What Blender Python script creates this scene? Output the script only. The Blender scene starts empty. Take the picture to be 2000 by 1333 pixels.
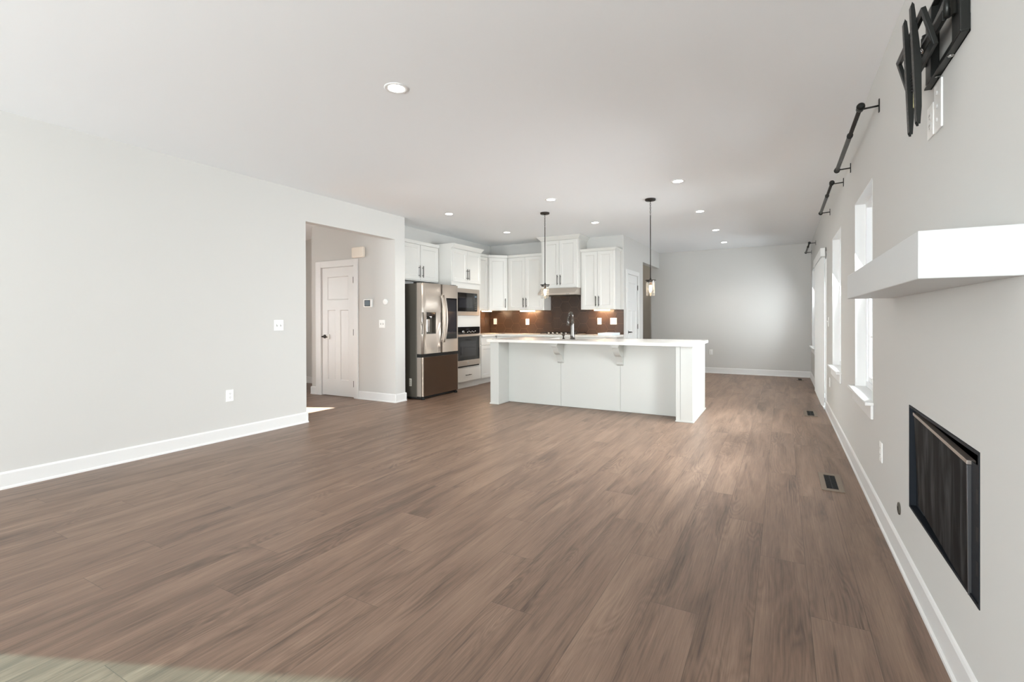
import bpy, bmesh, math, random
from mathutils import Vector, Matrix

random.seed(7)
S = bpy.context.scene
COL = S.collection
R = math.radians

# ------------------------------------------------------------------ camera
CAM_H = 1.226
yaw, pit, rol = R(29.09), R(0.169), R(-0.177)
cw, sw = math.cos(yaw), math.sin(yaw)
cp, sp = math.cos(pit), math.sin(pit)
cr, sr = math.cos(rol), math.sin(rol)
Ry = Matrix(((cw, 0, sw), (0, 1, 0), (-sw, 0, cw)))
Rx = Matrix(((1, 0, 0), (0, cp, -sp), (0, sp, cp)))
Rz = Matrix(((cr, -sr, 0), (sr, cr, 0), (0, 0, 1)))
MM = Rz @ Rx @ Ry
def axis(i, s=1.0):
    return Vector((MM[i][0], MM[i][2], -MM[i][1])) * s
cam_d = bpy.data.cameras.new('camera')
cam = bpy.data.objects.new('camera', cam_d)
COL.objects.link(cam)
xr_, yu_, zb_ = axis(0), axis(1, -1), axis(2, -1)
cam.matrix_world = Matrix(((xr_.x, yu_.x, zb_.x, 0), (xr_.y, yu_.y, zb_.y, 0),
                           (xr_.z, yu_.z, zb_.z, CAM_H), (0, 0, 0, 1)))
cam_d.sensor_width = 36.0
cam_d.lens = 36.0 * 948.17 / 2000.0
cam_d.shift_y = -(666.5 - 625.36) / 2000.0
cam_d.clip_start = 0.03
S.camera = cam

# ------------------------------------------------------------------ view, world, sun
S.view_settings.view_transform = 'Standard'
S.view_settings.look = 'None'
S.view_settings.exposure = 0.68
S.view_settings.gamma = 1.0
S.view_settings.use_curve_mapping = False
S.cycles.use_denoising = True
S.cycles.max_bounces = 10
S.cycles.diffuse_bounces = 6
S.cycles.glossy_bounces = 4
S.cycles.transmission_bounces = 8
S.cycles.transparent_max_bounces = 10
S.cycles.sample_clamp_indirect = 6.0
S.cycles.caustics_reflective = False
S.cycles.caustics_refractive = False

W = bpy.data.worlds.new('world')
S.world = W
W.use_nodes = True
W.node_tree.nodes['Background'].inputs[0].default_value = (0.86, 0.93, 1.0, 1)
W.node_tree.nodes['Background'].inputs[1].default_value = 2.0

def light(name, kind, loc, direction, energy, color=(1, 1, 1), **kw):
    d = bpy.data.lights.new(name, kind)
    d.energy = energy
    d.color = color
    for k, v in kw.items():
        setattr(d, k, v)
    o = bpy.data.objects.new(name, d)
    COL.objects.link(o)
    o.location = loc
    o.rotation_euler = Vector(direction).to_track_quat('-Z', 'Y').to_euler()
    return o

SUN_DIR = Vector((0.92, 0.395, -0.582))
light('sun', 'SUN', (-12, -4, 9), SUN_DIR, 60.0, (1.0, 0.95, 0.87), angle=R(0.53))

SKY = (0.93, 0.97, 1.0)
def sky_panel(name, loc, direction, sx, sz, power, color=SKY, **kw):
    # area light as daylight at one window opening
    return light(name, 'AREA', loc, direction, power, color, shape='RECTANGLE', size=sx, size_y=sz, **kw)
PW = 1.0
sky_panel('daylight_near_window', (0.685, 4.332, 1.40), (-1, 0, -0.5), 0.86, 1.45, 52 * PW, spread=R(125))
sky_panel('daylight_middle_window', (0.685, 6.302, 1.40), (-1, 0, -0.5), 0.92, 1.45, 52 * PW, spread=R(125))
sky_panel('daylight_sliding_door', (0.70, 8.425, 1.05), (-1, 0, -0.35), 1.45, 1.95, 36 * PW, spread=R(140))
sky_panel('daylight_far_window', (0.685, 10.625, 1.40), (-1, 0, -0.4), 1.0, 1.45, 16 * PW, spread=R(150))
REAR = (0.95, 0.975, 1.0)
sky_panel('added_rear_fill_a', (-3.55, -4.6, 1.15), (0, 1, 0.6), 2.4, 2.0, 280 * PW, REAR)  # added fill from an assumed window behind the camera
sky_panel('added_rear_fill_b', (-0.95, -4.6, 1.15), (0, 1, 0.6), 2.4, 2.0, 250 * PW, REAR)  # second added rear fill, its window is assumed too
sky_panel('daylight_entry', (-8.95, 3.6, 1.3), (1, 0.25, 0.05), 1.2, 2.0, 170 * PW)

# ------------------------------------------------------------------ materials
def new_mat(name):
    m = bpy.data.materials.new(name)
    m.use_nodes = True
    nt = m.node_tree
    return m, nt, nt.nodes['Principled BSDF']
def srgb(r, g, b):
    f = lambda c: (c / 255 / 12.92) if c / 255 <= 0.04045 else ((c / 255 + 0.055) / 1.055) ** 2.4
    return (f(r), f(g), f(b), 1)
def simple(name, col, rough=0.5, metal=0.0, spec=0.5, bump=0.0, bscale=200.0, emit=None, estr=0.0, coat=0.0):
    m, nt, p = new_mat(name)
    p.inputs['Base Color'].default_value = col
    p.inputs['Roughness'].default_value = rough
    p.inputs['Metallic'].default_value = metal
    p.inputs['Specular IOR Level'].default_value = spec
    p.inputs['Coat Weight'].default_value = coat
    if emit:
        p.inputs['Emission Color'].default_value = emit
        p.inputs['Emission Strength'].default_value = estr
    tc = nt.nodes.new('ShaderNodeTexCoord')
    nz = nt.nodes.new('ShaderNodeTexNoise')
    nz.inputs['Scale'].default_value = bscale
    nz.inputs['Detail'].default_value = 3
    nt.links.new(tc.outputs['Object'], nz.inputs['Vector'])
    if bump > 0:
        b = nt.nodes.new('ShaderNodeBump')
        b.inputs['Strength'].default_value = bump
        b.inputs['Distance'].default_value = 0.001
        nt.links.new(nz.outputs['Fac'], b.inputs['Height'])
        nt.links.new(b.outputs['Normal'], p.inputs['Normal'])
    else:
        mr = nt.nodes.new('ShaderNodeMapRange')
        mr.inputs['To Min'].default_value = max(0.0, rough - 0.02)
        mr.inputs['To Max'].default_value = min(1.0, rough + 0.02)
        nt.links.new(nz.outputs['Fac'], mr.inputs['Value'])
        nt.links.new(mr.outputs['Result'], p.inputs['Roughness'])
    return m

M = {}
M['wall'] = simple('wall_paint', srgb(209, 208, 205), 0.75, spec=0.25, bump=0.06, bscale=350)
M['ceiling'] = simple('ceiling_paint', srgb(243, 245, 247), 0.9, spec=0.15, bump=0.05, bscale=300)
M['trim'] = simple('trim_white', srgb(230, 230, 229), 0.35)
M['cab'] = simple('cabinet_white', srgb(221, 220, 216), 0.38)
M['island'] = simple('island_paint', srgb(200, 201, 197), 0.42)
M['mantel'] = simple('mantel_paint', srgb(204, 205, 205), 0.4)
M['vinyl'] = simple('vinyl_white', srgb(243, 244, 245), 0.4)
M['blind'] = simple('blind_white', srgb(236, 237, 236), 0.5)
M['plate'] = simple('plate_white', srgb(244, 244, 242), 0.35)
M['slot'] = simple('slot_grey', srgb(84, 81, 76), 0.5)
M['bronze'] = simple('bronze_dark', srgb(48, 43, 39), 0.42, metal=0.6)
M['black'] = simple('black_metal', srgb(30, 31, 29), 0.38, metal=0.35)
M['blackrod'] = simple('rod_black', srgb(52, 50, 48), 0.4, metal=0.4)
M['gloss'] = simple('black_glass', srgb(16, 16, 17), 0.08, spec=0.6)
M['screen'] = simple('screen_glass', srgb(42, 42, 46), 0.06, spec=0.8)
M['darkgrey'] = simple('fridge_side', srgb(92, 88, 80), 0.45, metal=0.3)
M['rubber'] = simple('rubber_black', srgb(18, 18, 18), 0.6)
M['iron'] = simple('cast_iron', srgb(26, 24, 24), 0.55)
M['chrome'] = simple('chrome', srgb(205, 205, 205), 0.15, metal=1.0)
M['grey'] = simple('lcd_grey', srgb(96, 110, 120), 0.2)
M['lcdframe'] = simple('lcd_frame', srgb(40, 44, 46), 0.25)
M['beige'] = simple('beige_plastic', srgb(238, 229, 216), 0.45)
M['paper'] = simple('sticker_paper', srgb(226, 222, 210), 0.6)
M['yellow'] = simple('tag_yellow', srgb(214, 208, 150), 0.6)
M['register'] = simple('register_taupe', srgb(126, 112, 98), 0.45, metal=0.3)
M['gun'] = simple('gunmetal', srgb(104, 101, 98), 0.24, metal=1.0)
M['tray'] = simple('tray_white', srgb(226, 238, 246), 0.3)
M['redbrown'] = simple('amber_metal', srgb(110, 68, 48), 0.4, metal=0.6)

def stainless():
    m, nt, p = new_mat('stainless_steel')
    p.inputs['Base Color'].default_value = srgb(186, 176, 166)
    p.inputs['Metallic'].default_value = 0.65
    tc = nt.nodes.new('ShaderNodeTexCoord')
    mp = nt.nodes.new('ShaderNodeMapping')
    mp.inputs['Scale'].default_value = (1, 1, 5)
    nz = nt.nodes.new('ShaderNodeTexNoise')
    nz.inputs['Scale'].default_value = 3.0
    mr = nt.nodes.new('ShaderNodeMapRange')
    mr.inputs['To Min'].default_value = 0.34
    mr.inputs['To Max'].default_value = 0.38
    nt.links.new(tc.outputs['Object'], mp.inputs['Vector'])
    nt.links.new(mp.outputs['Vector'], nz.inputs['Vector'])
    nt.links.new(nz.outputs['Fac'], mr.inputs['Value'])
    nt.links.new(mr.outputs['Result'], p.inputs['Roughness'])
    return m
M['steel'] = stainless()

def quartz():
    m, nt, p = new_mat('quartz_white')
    tc = nt.nodes.new('ShaderNodeTexCoord')
    nz = nt.nodes.new('ShaderNodeTexNoise')
    nz.inputs['Scale'].default_value = 6
    nz.inputs['Detail'].default_value = 6
    cr_ = nt.nodes.new('ShaderNodeValToRGB')
    cr_.color_ramp.elements[0].position = 0.35
    cr_.color_ramp.elements[0].color = srgb(226, 224, 219)
    cr_.color_ramp.elements[1].position = 0.6
    cr_.color_ramp.elements[1].color = srgb(236, 235, 231)
    nt.links.new(tc.outputs['Object'], nz.inputs['Vector'])
    nt.links.new(nz.outputs['Fac'], cr_.inputs['Fac'])
    nt.links.new(cr_.outputs['Color'], p.inputs['Base Color'])
    p.inputs['Roughness'].default_value = 0.16
    return m
M['quartz'] = quartz()

def tile_mat():
    m, nt, p = new_mat('tile_brown')
    geo = nt.nodes.new('ShaderNodeTexCoord')
    nz = nt.nodes.new('ShaderNodeTexNoise')
    nz.inputs['Scale'].default_value = 5
    nz.inputs['Detail'].default_value = 5
    rp = nt.nodes.new('ShaderNodeValToRGB')
    rp.color_ramp.elements[0].color = srgb(54, 39, 30)
    rp.color_ramp.elements[1].color = srgb(68, 50, 38)
    nt.links.new(geo.outputs['Object'], nz.inputs['Vector'])
    nt.links.new(nz.outputs['Fac'], rp.inputs['Fac'])
    nt.links.new(rp.outputs['Color'], p.inputs['Base Color'])
    p.inputs['Roughness'].default_value = 0.32
    return m
M['tile'] = tile_mat()
M['grout'] = simple('grout_tan', srgb(112, 92, 77), 0.8)

def fire_panel():
    m, nt, p = new_mat('fire_panel')
    tc = nt.nodes.new('ShaderNodeTexCoord')
    mp = nt.nodes.new('ShaderNodeMapping')
    mp.inputs['Scale'].default_value = (1, 9, 1.6)
    nz = nt.nodes.new('ShaderNodeTexNoise')
    nz.inputs['Scale'].default_value = 2.4
    nz.inputs['Detail'].default_value = 4
    nz.inputs['Distortion'].default_value = 0.6
    rp = nt.nodes.new('ShaderNodeValToRGB')
    rp.color_ramp.elements[0].position = 0.45
    rp.color_ramp.elements[0].color = srgb(24, 24, 25)
    rp.color_ramp.elements[1].position = 0.72
    rp.color_ramp.elements[1].color = srgb(64, 65, 66)
    nt.links.new(tc.outputs['Object'], mp.inputs['Vector'])
    nt.links.new(mp.outputs['Vector'], nz.inputs['Vector'])
    nt.links.new(nz.outputs['Fac'], rp.inputs['Fac'])
    nt.links.new(rp.outputs['Color'], p.inputs['Base Color'])
    p.inputs['Roughness'].default_value = 0.62
    p.inputs['Specular IOR Level'].default_value = 0.08
    return m
M['firepanel'] = fire_panel()
M['fireframe'] = simple('fire_frame', srgb(30, 34, 40), 0.55, metal=0.0, spec=0.15, bump=0.3, bscale=60)
M['firelip'] = simple('fire_lip', srgb(84, 84, 86), 0.35, metal=0.6)
M['firetrim'] = simple('fire_trim', srgb(170, 160, 152), 0.35, metal=0.7)

def emis(name, col, strength):
    m = bpy.data.materials.new(name)
    m.use_nodes = True
    nt = m.node_tree
    nt.nodes.remove(nt.nodes['Principled BSDF'])
    e = nt.nodes.new('ShaderNodeEmission')
    e.inputs[0].default_value = col
    e.inputs[1].default_value = strength
    nt.links.new(e.outputs[0], nt.nodes['Material Output'].inputs[0])
    return m
M['lens'] = emis('downlight_lens', (1.0, 0.97, 0.92, 1), 14)
M['ledstrip'] = emis('led_warm', (1.0, 0.66, 0.38, 1), 75)
M['bulb'] = emis('bulb_glow', (1.0, 0.80, 0.50, 1), 16)

def pane_mat(name, tint):
    m = bpy.data.materials.new(name)
    m.use_nodes = True
    nt = m.node_tree
    nt.nodes.remove(nt.nodes['Principled BSDF'])
    t = nt.nodes.new('ShaderNodeBsdfTransparent')
    t.inputs[0].default_value = tint
    g = nt.nodes.new('ShaderNodeBsdfGlossy')
    g.inputs['Roughness'].default_value = 0.02
    fr = nt.nodes.new('ShaderNodeFresnel')
    fr.inputs[0].default_value = 1.25
    mx = nt.nodes.new('ShaderNodeMixShader')
    nt.links.new(fr.outputs[0], mx.inputs[0])
    nt.links.new(t.outputs[0], mx.inputs[1])
    nt.links.new(g.outputs[0], mx.inputs[2])
    nt.links.new(mx.outputs[0], nt.nodes['Material Output'].inputs[0])
    return m
M['pane'] = pane_mat('window_pane', (0.96, 0.98, 0.97, 1))
M['patch_tint'] = pane_mat('sun_patch_pane', (0.17, 0.27, 0.28, 1))  # tint picked to colour the sun patch thrown on the floor
def glass():
    m, nt, p = new_mat('clear_glass')
    p.inputs['Base Color'].default_value = (1, 0.98, 0.95, 1)
    p.inputs['Transmission Weight'].default_value = 1.0
    p.inputs['Roughness'].default_value = 0.0
    p.inputs['IOR'].default_value = 1.3
    return m
def shade_glass():
    m = bpy.data.materials.new('shade_glass')
    m.use_nodes = True
    nt = m.node_tree
    nt.nodes.remove(nt.nodes['Principled BSDF'])
    N, L = nt.nodes, nt.links
    t = N.new('ShaderNodeBsdfTransparent')
    t.inputs[0].default_value = (0.97, 0.96, 0.95, 1)
    g = N.new('ShaderNodeBsdfGlossy')
    g.inputs['Roughness'].default_value = 0.12
    d = N.new('ShaderNodeBsdfTranslucent')
    d.inputs[0].default_value = (0.95, 0.93, 0.9, 1)
    lw = N.new('ShaderNodeLayerWeight')
    lw.inputs[0].default_value = 0.25
    mr = N.new('ShaderNodeMapRange')
    mr.inputs['To Min'].default_value = 0.05
    mr.inputs['To Max'].default_value = 0.5
    L.new(lw.outputs['Facing'], mr.inputs['Value'])
    a = N.new('ShaderNodeMixShader'); a.inputs[0].default_value = 0.5
    L.new(g.outputs[0], a.inputs[1]); L.new(d.outputs[0], a.inputs[2])
    b = N.new('ShaderNodeMixShader')
    L.new(mr.outputs[0], b.inputs[0]); L.new(t.outputs[0], b.inputs[1]); L.new(a.outputs[0], b.inputs[2])
    L.new(b.outputs[0], N['Material Output'].inputs[0])
    return m
M['glass'] = shade_glass()

def floor_mat():
    m, nt, p = new_mat('plank_floor')
    N, L = nt.nodes, nt.links
    tc = N.new('ShaderNodeTexCoord')
    sx = N.new('ShaderNodeSeparateXYZ')
    L.new(tc.outputs['Object'], sx.inputs[0])
    def math_(op, a, b=None, c=None):
        n = N.new('ShaderNodeMath')
        n.operation = op
        for i, v in enumerate((a, b, c)):
            if v is None: continue
            if isinstance(v, (int, float)): n.inputs[i].default_value = v
            else: L.new(v, n.inputs[i])
        return n.outputs[0]
    PWID, PLEN = 0.2, 1.55
    u = math_('DIVIDE', math_('SUBTRACT', sx.outputs['X'], 0.10), PWID)
    row = math_('FLOOR', u)
    fu = math_('FRACT', u)
    wn1 = N.new('ShaderNodeTexWhiteNoise'); wn1.noise_dimensions = '1D'
    L.new(row, wn1.inputs['W'])
    off = math_('ADD', math_('MULTIPLY', row, 0.425), math_('MULTIPLY', wn1.outputs['Value'], 0.12))
    v = math_('DIVIDE', math_('ADD', math_('SUBTRACT', sx.outputs['Y'], 2.40), off), PLEN)
    colr = math_('FLOOR', v)
    fv = math_('FRACT', v)
    cx = N.new('ShaderNodeCombineXYZ')
    L.new(row, cx.inputs[0]); L.new(colr, cx.inputs[1])
    wn = N.new('ShaderNodeTexWhiteNoise'); wn.noise_dimensions = '2D'
    L.new(cx.outputs[0], wn.inputs['Vector'])
    # grain space: per-plank shifted
    sh = N.new('ShaderNodeVectorMath'); sh.operation = 'SCALE'
    L.new(wn.outputs['Color'], sh.inputs[0]); sh.inputs['Scale'].default_value = 37.0
    ad = N.new('ShaderNodeVectorMath'); ad.operation = 'ADD'
    L.new(tc.outputs['Object'], ad.inputs[0]); L.new(sh.outputs[0], ad.inputs[1])
    def mapped(scale):
        mp = N.new('ShaderNodeMapping')
        mp.inputs['Scale'].default_value = scale
        L.new(ad.outputs[0], mp.inputs['Vector'])
        return mp.outputs[0]
    # broad tone
    n1 = N.new('ShaderNodeTexNoise'); n1.inputs['Scale'].default_value = 1.0
    n1.inputs['Detail'].default_value = 5; n1.inputs['Distortion'].default_value = 0.8
    L.new(mapped((9, 1.1, 1)), n1.inputs['Vector'])
    # cathedral rings from a warped field
    n2 = N.new('ShaderNodeTexNoise'); n2.inputs['Scale'].default_value = 1.0
    n2.inputs['Detail'].default_value = 2.0; n2.inputs['Distortion'].default_value = 0.35
    L.new(mapped((5.5, 0.95, 1)), n2.inputs['Vector'])
    rings = math_('FRACT', math_('MULTIPLY', n2.outputs['Fac'], 22.0))
    rings = math_('ABSOLUTE', math_('SUBTRACT', rings, 0.5))
    # fine fibres
    n3 = N.new('ShaderNodeTexNoise'); n3.inputs['Scale'].default_value = 1.0
    n3.inputs['Detail'].default_value = 6; n3.inputs['Roughness'].default_value = 0.65
    L.new(mapped((160, 5, 1)), n3.inputs['Vector'])
    # where the rings show
    n4 = N.new('ShaderNodeTexNoise'); n4.inputs['Scale'].default_value = 1.0
    L.new(mapped((4.5, 1.2, 1)), n4.inputs['Vector'])
    msk = N.new('ShaderNodeMapRange'); msk.inputs['From Min'].default_value = 0.47; msk.inputs['From Max'].default_value = 0.66
    L.new(n4.outputs['Fac'], msk.inputs['Value'])
    g = math_('MULTIPLY', math_('SUBTRACT', rings, 0.25), math_('MULTIPLY', msk.outputs[0], 0.55))
    tone = math_('ADD', math_('MULTIPLY', math_('SUBTRACT', n1.outputs['Fac'], 0.5), 1.15), g)
    tone = math_('ADD', tone, math_('MULTIPLY', math_('SUBTRACT', n3.outputs['Fac'], 0.5), 0.95))
    tone = math_('ADD', tone, math_('MULTIPLY', math_('SUBTRACT', wn.outputs['Value'], 0.5), 0.12))
    n5 = N.new('ShaderNodeTexNoise'); n5.inputs['Scale'].default_value = 1.0
    n5.inputs['Detail'].default_value = 3; n5.inputs['Distortion'].default_value = 0.25
    L.new(mapped((75, 1.7, 1)), n5.inputs['Vector'])
    pore = N.new('ShaderNodeMapRange'); pore.inputs['From Min'].default_value = 0.60; pore.inputs['From Max'].default_value = 0.72
    pore.inputs['To Max'].default_value = 0.20
    L.new(n5.outputs['Fac'], pore.inputs['Value'])
    lite = N.new('ShaderNodeMapRange'); lite.inputs['From Min'].default_value = 0.38; lite.inputs['From Max'].default_value = 0.28
    lite.inputs['To Max'].default_value = 0.16
    L.new(n5.outputs['Fac'], lite.inputs['Value'])
    tone = math_('SUBTRACT', math_('ADD', tone, lite.outputs[0]), pore.outputs[0])
    tone = math_('ADD', tone, 0.52)
    rp = N.new('ShaderNodeValToRGB')
    e = rp.color_ramp.elements
    e[0].position = 0.08; e[0].color = srgb(77, 62, 52)
    e[1].position = 0.92; e[1].color = srgb(149, 124, 106)
    q = rp.color_ramp.elements.new(0.5); q.color = srgb(122, 99, 84)
    L.new(tone, rp.inputs['Fac'])
    # seams
    du = math_('MULTIPLY', math_('MINIMUM', fu, math_('SUBTRACT', 1.0, fu)), PWID)
    dv = math_('MULTIPLY', math_('MINIMUM', fv, math_('SUBTRACT', 1.0, fv)), PLEN)
    d = math_('MINIMUM', du, dv)
    sm = N.new('ShaderNodeMapRange'); sm.inputs['From Min'].default_value = 0.0003; sm.inputs['From Max'].default_value = 0.0016
    L.new(d, sm.inputs['Value'])
    mixc = N.new('ShaderNodeMix'); mixc.data_type = 'RGBA'
    mixc.inputs['A'].default_value = srgb(88, 72, 61)
    L.new(sm.outputs[0], mixc.inputs['Factor'])
    L.new(rp.outputs['Color'], mixc.inputs['B'])
    L.new(mixc.outputs['Result'], p.inputs['Base Color'])
    rr = N.new('ShaderNodeMapRange'); rr.inputs['To Min'].default_value = 0.34; rr.inputs['To Max'].default_value = 0.5
    L.new(n3.outputs['Fac'], rr.inputs['Value'])
    L.new(rr.outputs[0], p.inputs['Roughness'])
    p.inputs['Specular IOR Level'].default_value = 0.45
    bp = N.new('ShaderNodeBump'); bp.inputs['Strength'].default_value = 0.25; bp.inputs['Distance'].default_value = 0.0012
    hh = math_('ADD', sm.outputs[0], math_('MULTIPLY', n3.outputs['Fac'], 0.25))
    L.new(hh, bp.inputs['Height'])
    L.new(bp.outputs['Normal'], p.inputs['Normal'])
    return m
M['floor'] = floor_mat()

# ------------------------------------------------------------------ mesh building
class MB:
    """collects shapes in world space; fr maps local (u, w, z) to world"""
    def __init__(s, fr=None):
        s.bm = bmesh.new()
        s.fr = fr or (lambda p: Vector(p))
    def _add(s, verts, faces, mi=0, smooth=False, bevel=0.0, seg=2):
        t = bmesh.new()
        vs = [t.verts.new(s.fr(v)) for v in verts]
        for f in faces:
            fc = t.faces.new([vs[i] for i in f])
            fc.smooth = smooth
        bmesh.ops.recalc_face_normals(t, faces=t.faces)
        if bevel > 0:
            bmesh.ops.bevel(t, geom=list(t.edges), offset=bevel, segments=seg, affect='EDGES', profile=0.5)
        vm = {}
        for v in t.verts: vm[v] = s.bm.verts.new(v.co)
        for f in t.faces:
            n = s.bm.faces.new([vm[v] for v in f.verts])
            n.material_index = mi
            n.smooth = f.smooth
        t.free()
        return s
    def box(s, a, b, bevel=0.0, mi=0, seg=2):
        x0, y0, z0 = [min(p, q) for p, q in zip(a, b)]
        x1, y1, z1 = [max(p, q) for p, q in zip(a, b)]
        v = [(x0, y0, z0), (x1, y0, z0), (x1, y1, z0), (x0, y1, z0), (x0, y0, z1), (x1, y0, z1), (x1, y1, z1), (x0, y1, z1)]
        f = [(0, 3, 2, 1), (4, 5, 6, 7), (0, 1, 5, 4), (1, 2, 6, 5), (2, 3, 7, 6), (3, 0, 4, 7)]
        return s._add(v, f, mi, False, bevel, seg)
    def hexa(s, lo, hi, mi=0, bevel=0.0):
        """lo / hi: four corner points each, same winding"""
        v = list(lo) + list(hi)
        f = [(0, 3, 2, 1), (4, 5, 6, 7), (0, 1, 5, 4), (1, 2, 6, 5), (2, 3, 7, 6), (3, 0, 4, 7)]
        return s._add(v, f, mi, False, bevel)
    def prism(s, poly, a, b, mi=0, bevel=0.0, plane='xy', smooth=False):
        """extrude a polygon; plane names the two axes of poly, a..b is the third"""
        def P(q, t):
            return {'xy': (q[0], q[1], t), 'xz': (q[0], t, q[1]), 'yz': (t, q[0], q[1])}[plane]
        n = len(poly)
        v = [P(q, a) for q in poly] + [P(q, b) for q in poly]
        f = [tuple(range(n - 1, -1, -1)), tuple(range(n, 2 * n))] + [(i, (i + 1) % n, n + (i + 1) % n, n + i) for i in range(n)]
        return s._add(v, f, mi, smooth, bevel)
    def cyl(s, p0, p1, r0, r1=None, n=16, mi=0, smooth=True, caps=True):
        r1 = r0 if r1 is None else r1
        return s.tube([p0, p1], [r0, r1], n, mi, caps)
    def tube(s, pts, r, n=10, mi=0, caps=True):
        P = [Vector(p) for p in pts]
        rs = r if isinstance(r, (list, tuple)) else [r] * len(P)
        verts, faces = [], []
        up = None
        for i, p in enumerate(P):
            d = (P[min(i + 1, len(P) - 1)] - P[max(i - 1, 0)])
            if d.length < 1e-9: d = Vector((0, 0, 1))
            d.normalize()
            if up is None:
                up = Vector((0, 0, 1)) if abs(d.z) < 0.9 else Vector((1, 0, 0))
            a = d.cross(up)
            if a.length < 1e-6: a = d.cross(Vector((0, 1, 0)))
            a.normalize()
            b = a.cross(d).normalized()
            up = b
            for k in range(n):
                t = 2 * math.pi * k / n
                verts.append(tuple(p + (a * math.cos(t) + b * math.sin(t)) * rs[i]))
        for i in range(len(P) - 1):
            for k in range(n):
                faces.append((i * n + k, i * n + (k + 1) % n, (i + 1) * n + (k + 1) % n, (i + 1) * n + k))
        s._add(verts, faces, mi, True)
        if caps:
            s._add(verts[:n], [tuple(range(n))], mi)
            s._add(verts[-n:], [tuple(range(n))], mi)
        return s
    def lathe(s, c, prof, n=24, mi=0, ax='z', closed=False, caps=True):
        """prof: list of (r, t) along axis from centre c"""
        verts, faces = [], []
        for r, t in prof:
            for k in range(n):
                a = 2 * math.pi * k / n
                x, y = r * math.cos(a), r * math.sin(a)
                q = {'z': (x, y, t), 'x': (t, x, y), 'y': (x, t, y)}[ax]
                verts.append((c[0] + q[0], c[1] + q[1], c[2] + q[2]))
        m = len(prof)
        for i in range(m - 1 if not closed else m):
            j = (i + 1) % m
            for k in range(n):
                faces.append((i * n + k, i * n + (k + 1) % n, j * n + (k + 1) % n, j * n + k))
        s._add(verts, faces, mi, True)
        if not closed and caps:
            if prof[0][0] > 1e-5: s._add(verts[:n], [tuple(range(n))], mi)
            if prof[-1][0] > 1e-5: s._add(verts[-n:], [tuple(range(n))], mi)
        return s

def world_origin(o):
    v = Vector((0, 0, 0))
    while o is not None:
        v = v + Vector(o.location)
        o = o.parent
    return v

def build(name, mb, mats, parent=None, label=None, cat=None, group=None, kind=None, origin=None):
    me = bpy.data.meshes.new(name)
    bm = mb.bm
    bmesh.ops.remove_doubles(bm, verts=bm.verts, dist=1e-6)
    cs = [v.co for v in bm.verts]
    lo = Vector((min(c.x for c in cs), min(c.y for c in cs), min(c.z for c in cs)))
    hi = Vector((max(c.x for c in cs), max(c.y for c in cs), max(c.z for c in cs)))
    org = Vector(origin) if origin is not None else Vector(((lo.x + hi.x) / 2, (lo.y + hi.y) / 2, lo.z))
    for v in bm.verts: v.co -= org
    bm.to_mesh(me)
    bm.free()
    for m in (mats if isinstance(mats, (list, tuple)) else [mats]):
        me.materials.append(m)
    o = bpy.data.objects.new(name, me)
    COL.objects.link(o)
    if parent is not None:
        o.parent = parent
        o.location = org - world_origin(parent)
    else:
        o.location = org
    tag(o, label, cat, group, kind)
    return o
def tag(o, label=None, cat=None, group=None, kind=None):
    if label: o['label'] = label
    if cat: o['category'] = cat
    if group: o['group'] = group
    if kind: o['kind'] = kind
    return o
def thing(name, label, cat, loc, group=None):
    o = bpy.data.objects.new(name, None)
    o.empty_display_size = 0.1
    COL.objects.link(o)
    o.location = loc
    return tag(o, label, cat, group)
def struct(name, mb, mats, parent=None, label=None):
    return build(name, mb, mats, parent, label=label, kind='structure' if parent is None else None,
                 origin=(0, 0, 0) if parent is None else None)

# ------------------------------------------------------------------ key planes
CZ = 2.743
XL, XR = -4.935, 0.515          # living room side walls
YB, YF = -4.2, 11.59            # rear wall (behind the camera) and far wall
XK, YK = -5.36, 8.69            # kitchen side wall and back wall
YV = 5.365                      # vestibule wall with the closet door
XP = -2.51                      # pantry wall
WT = 0.12

def wall_panel(axis_, pos, t, u0, u1, z0, z1, holes):
    """wall in plane axis_=pos..pos+t with rectangular holes (u0,u1,z0,z1), one mesh"""
    us = sorted({u0, u1, *[h[0] for h in holes], *[h[1] for h in holes]})
    zs = sorted({z0, z1, *[h[2] for h in holes], *[h[3] for h in holes]})
    mb = MB()
    for i in range(len(us) - 1):
        for j in range(len(zs) - 1):
            uc, zc = (us[i] + us[i + 1]) / 2, (zs[j] + zs[j + 1]) / 2
            if any(h[0] < uc < h[1] and h[2] < zc < h[3] for h in holes): continue
            if axis_ == 'x': mb.box((pos, us[i], zs[j]), (pos + t, us[i + 1], zs[j + 1]))
            else: mb.box((us[i], pos, zs[j]), (us[i + 1], pos + t, zs[j + 1]))
    return mb

# ------------------------------------------------------------------ shell
struct('floor', MB().box((-9.0, YB - 0.2, -0.1), (0.75, 13.4, 0.0)), M['floor'])
struct('ceiling', MB().box((XL - WT, YB - 0.2, CZ), (0.75, 13.4, CZ + 0.12)), M['ceiling'])
struct('ceiling_hall', MB().box((-9.0, 2.1, CZ), (XL - WT, 13.4, CZ + 0.12)), M['ceiling'])

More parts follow.
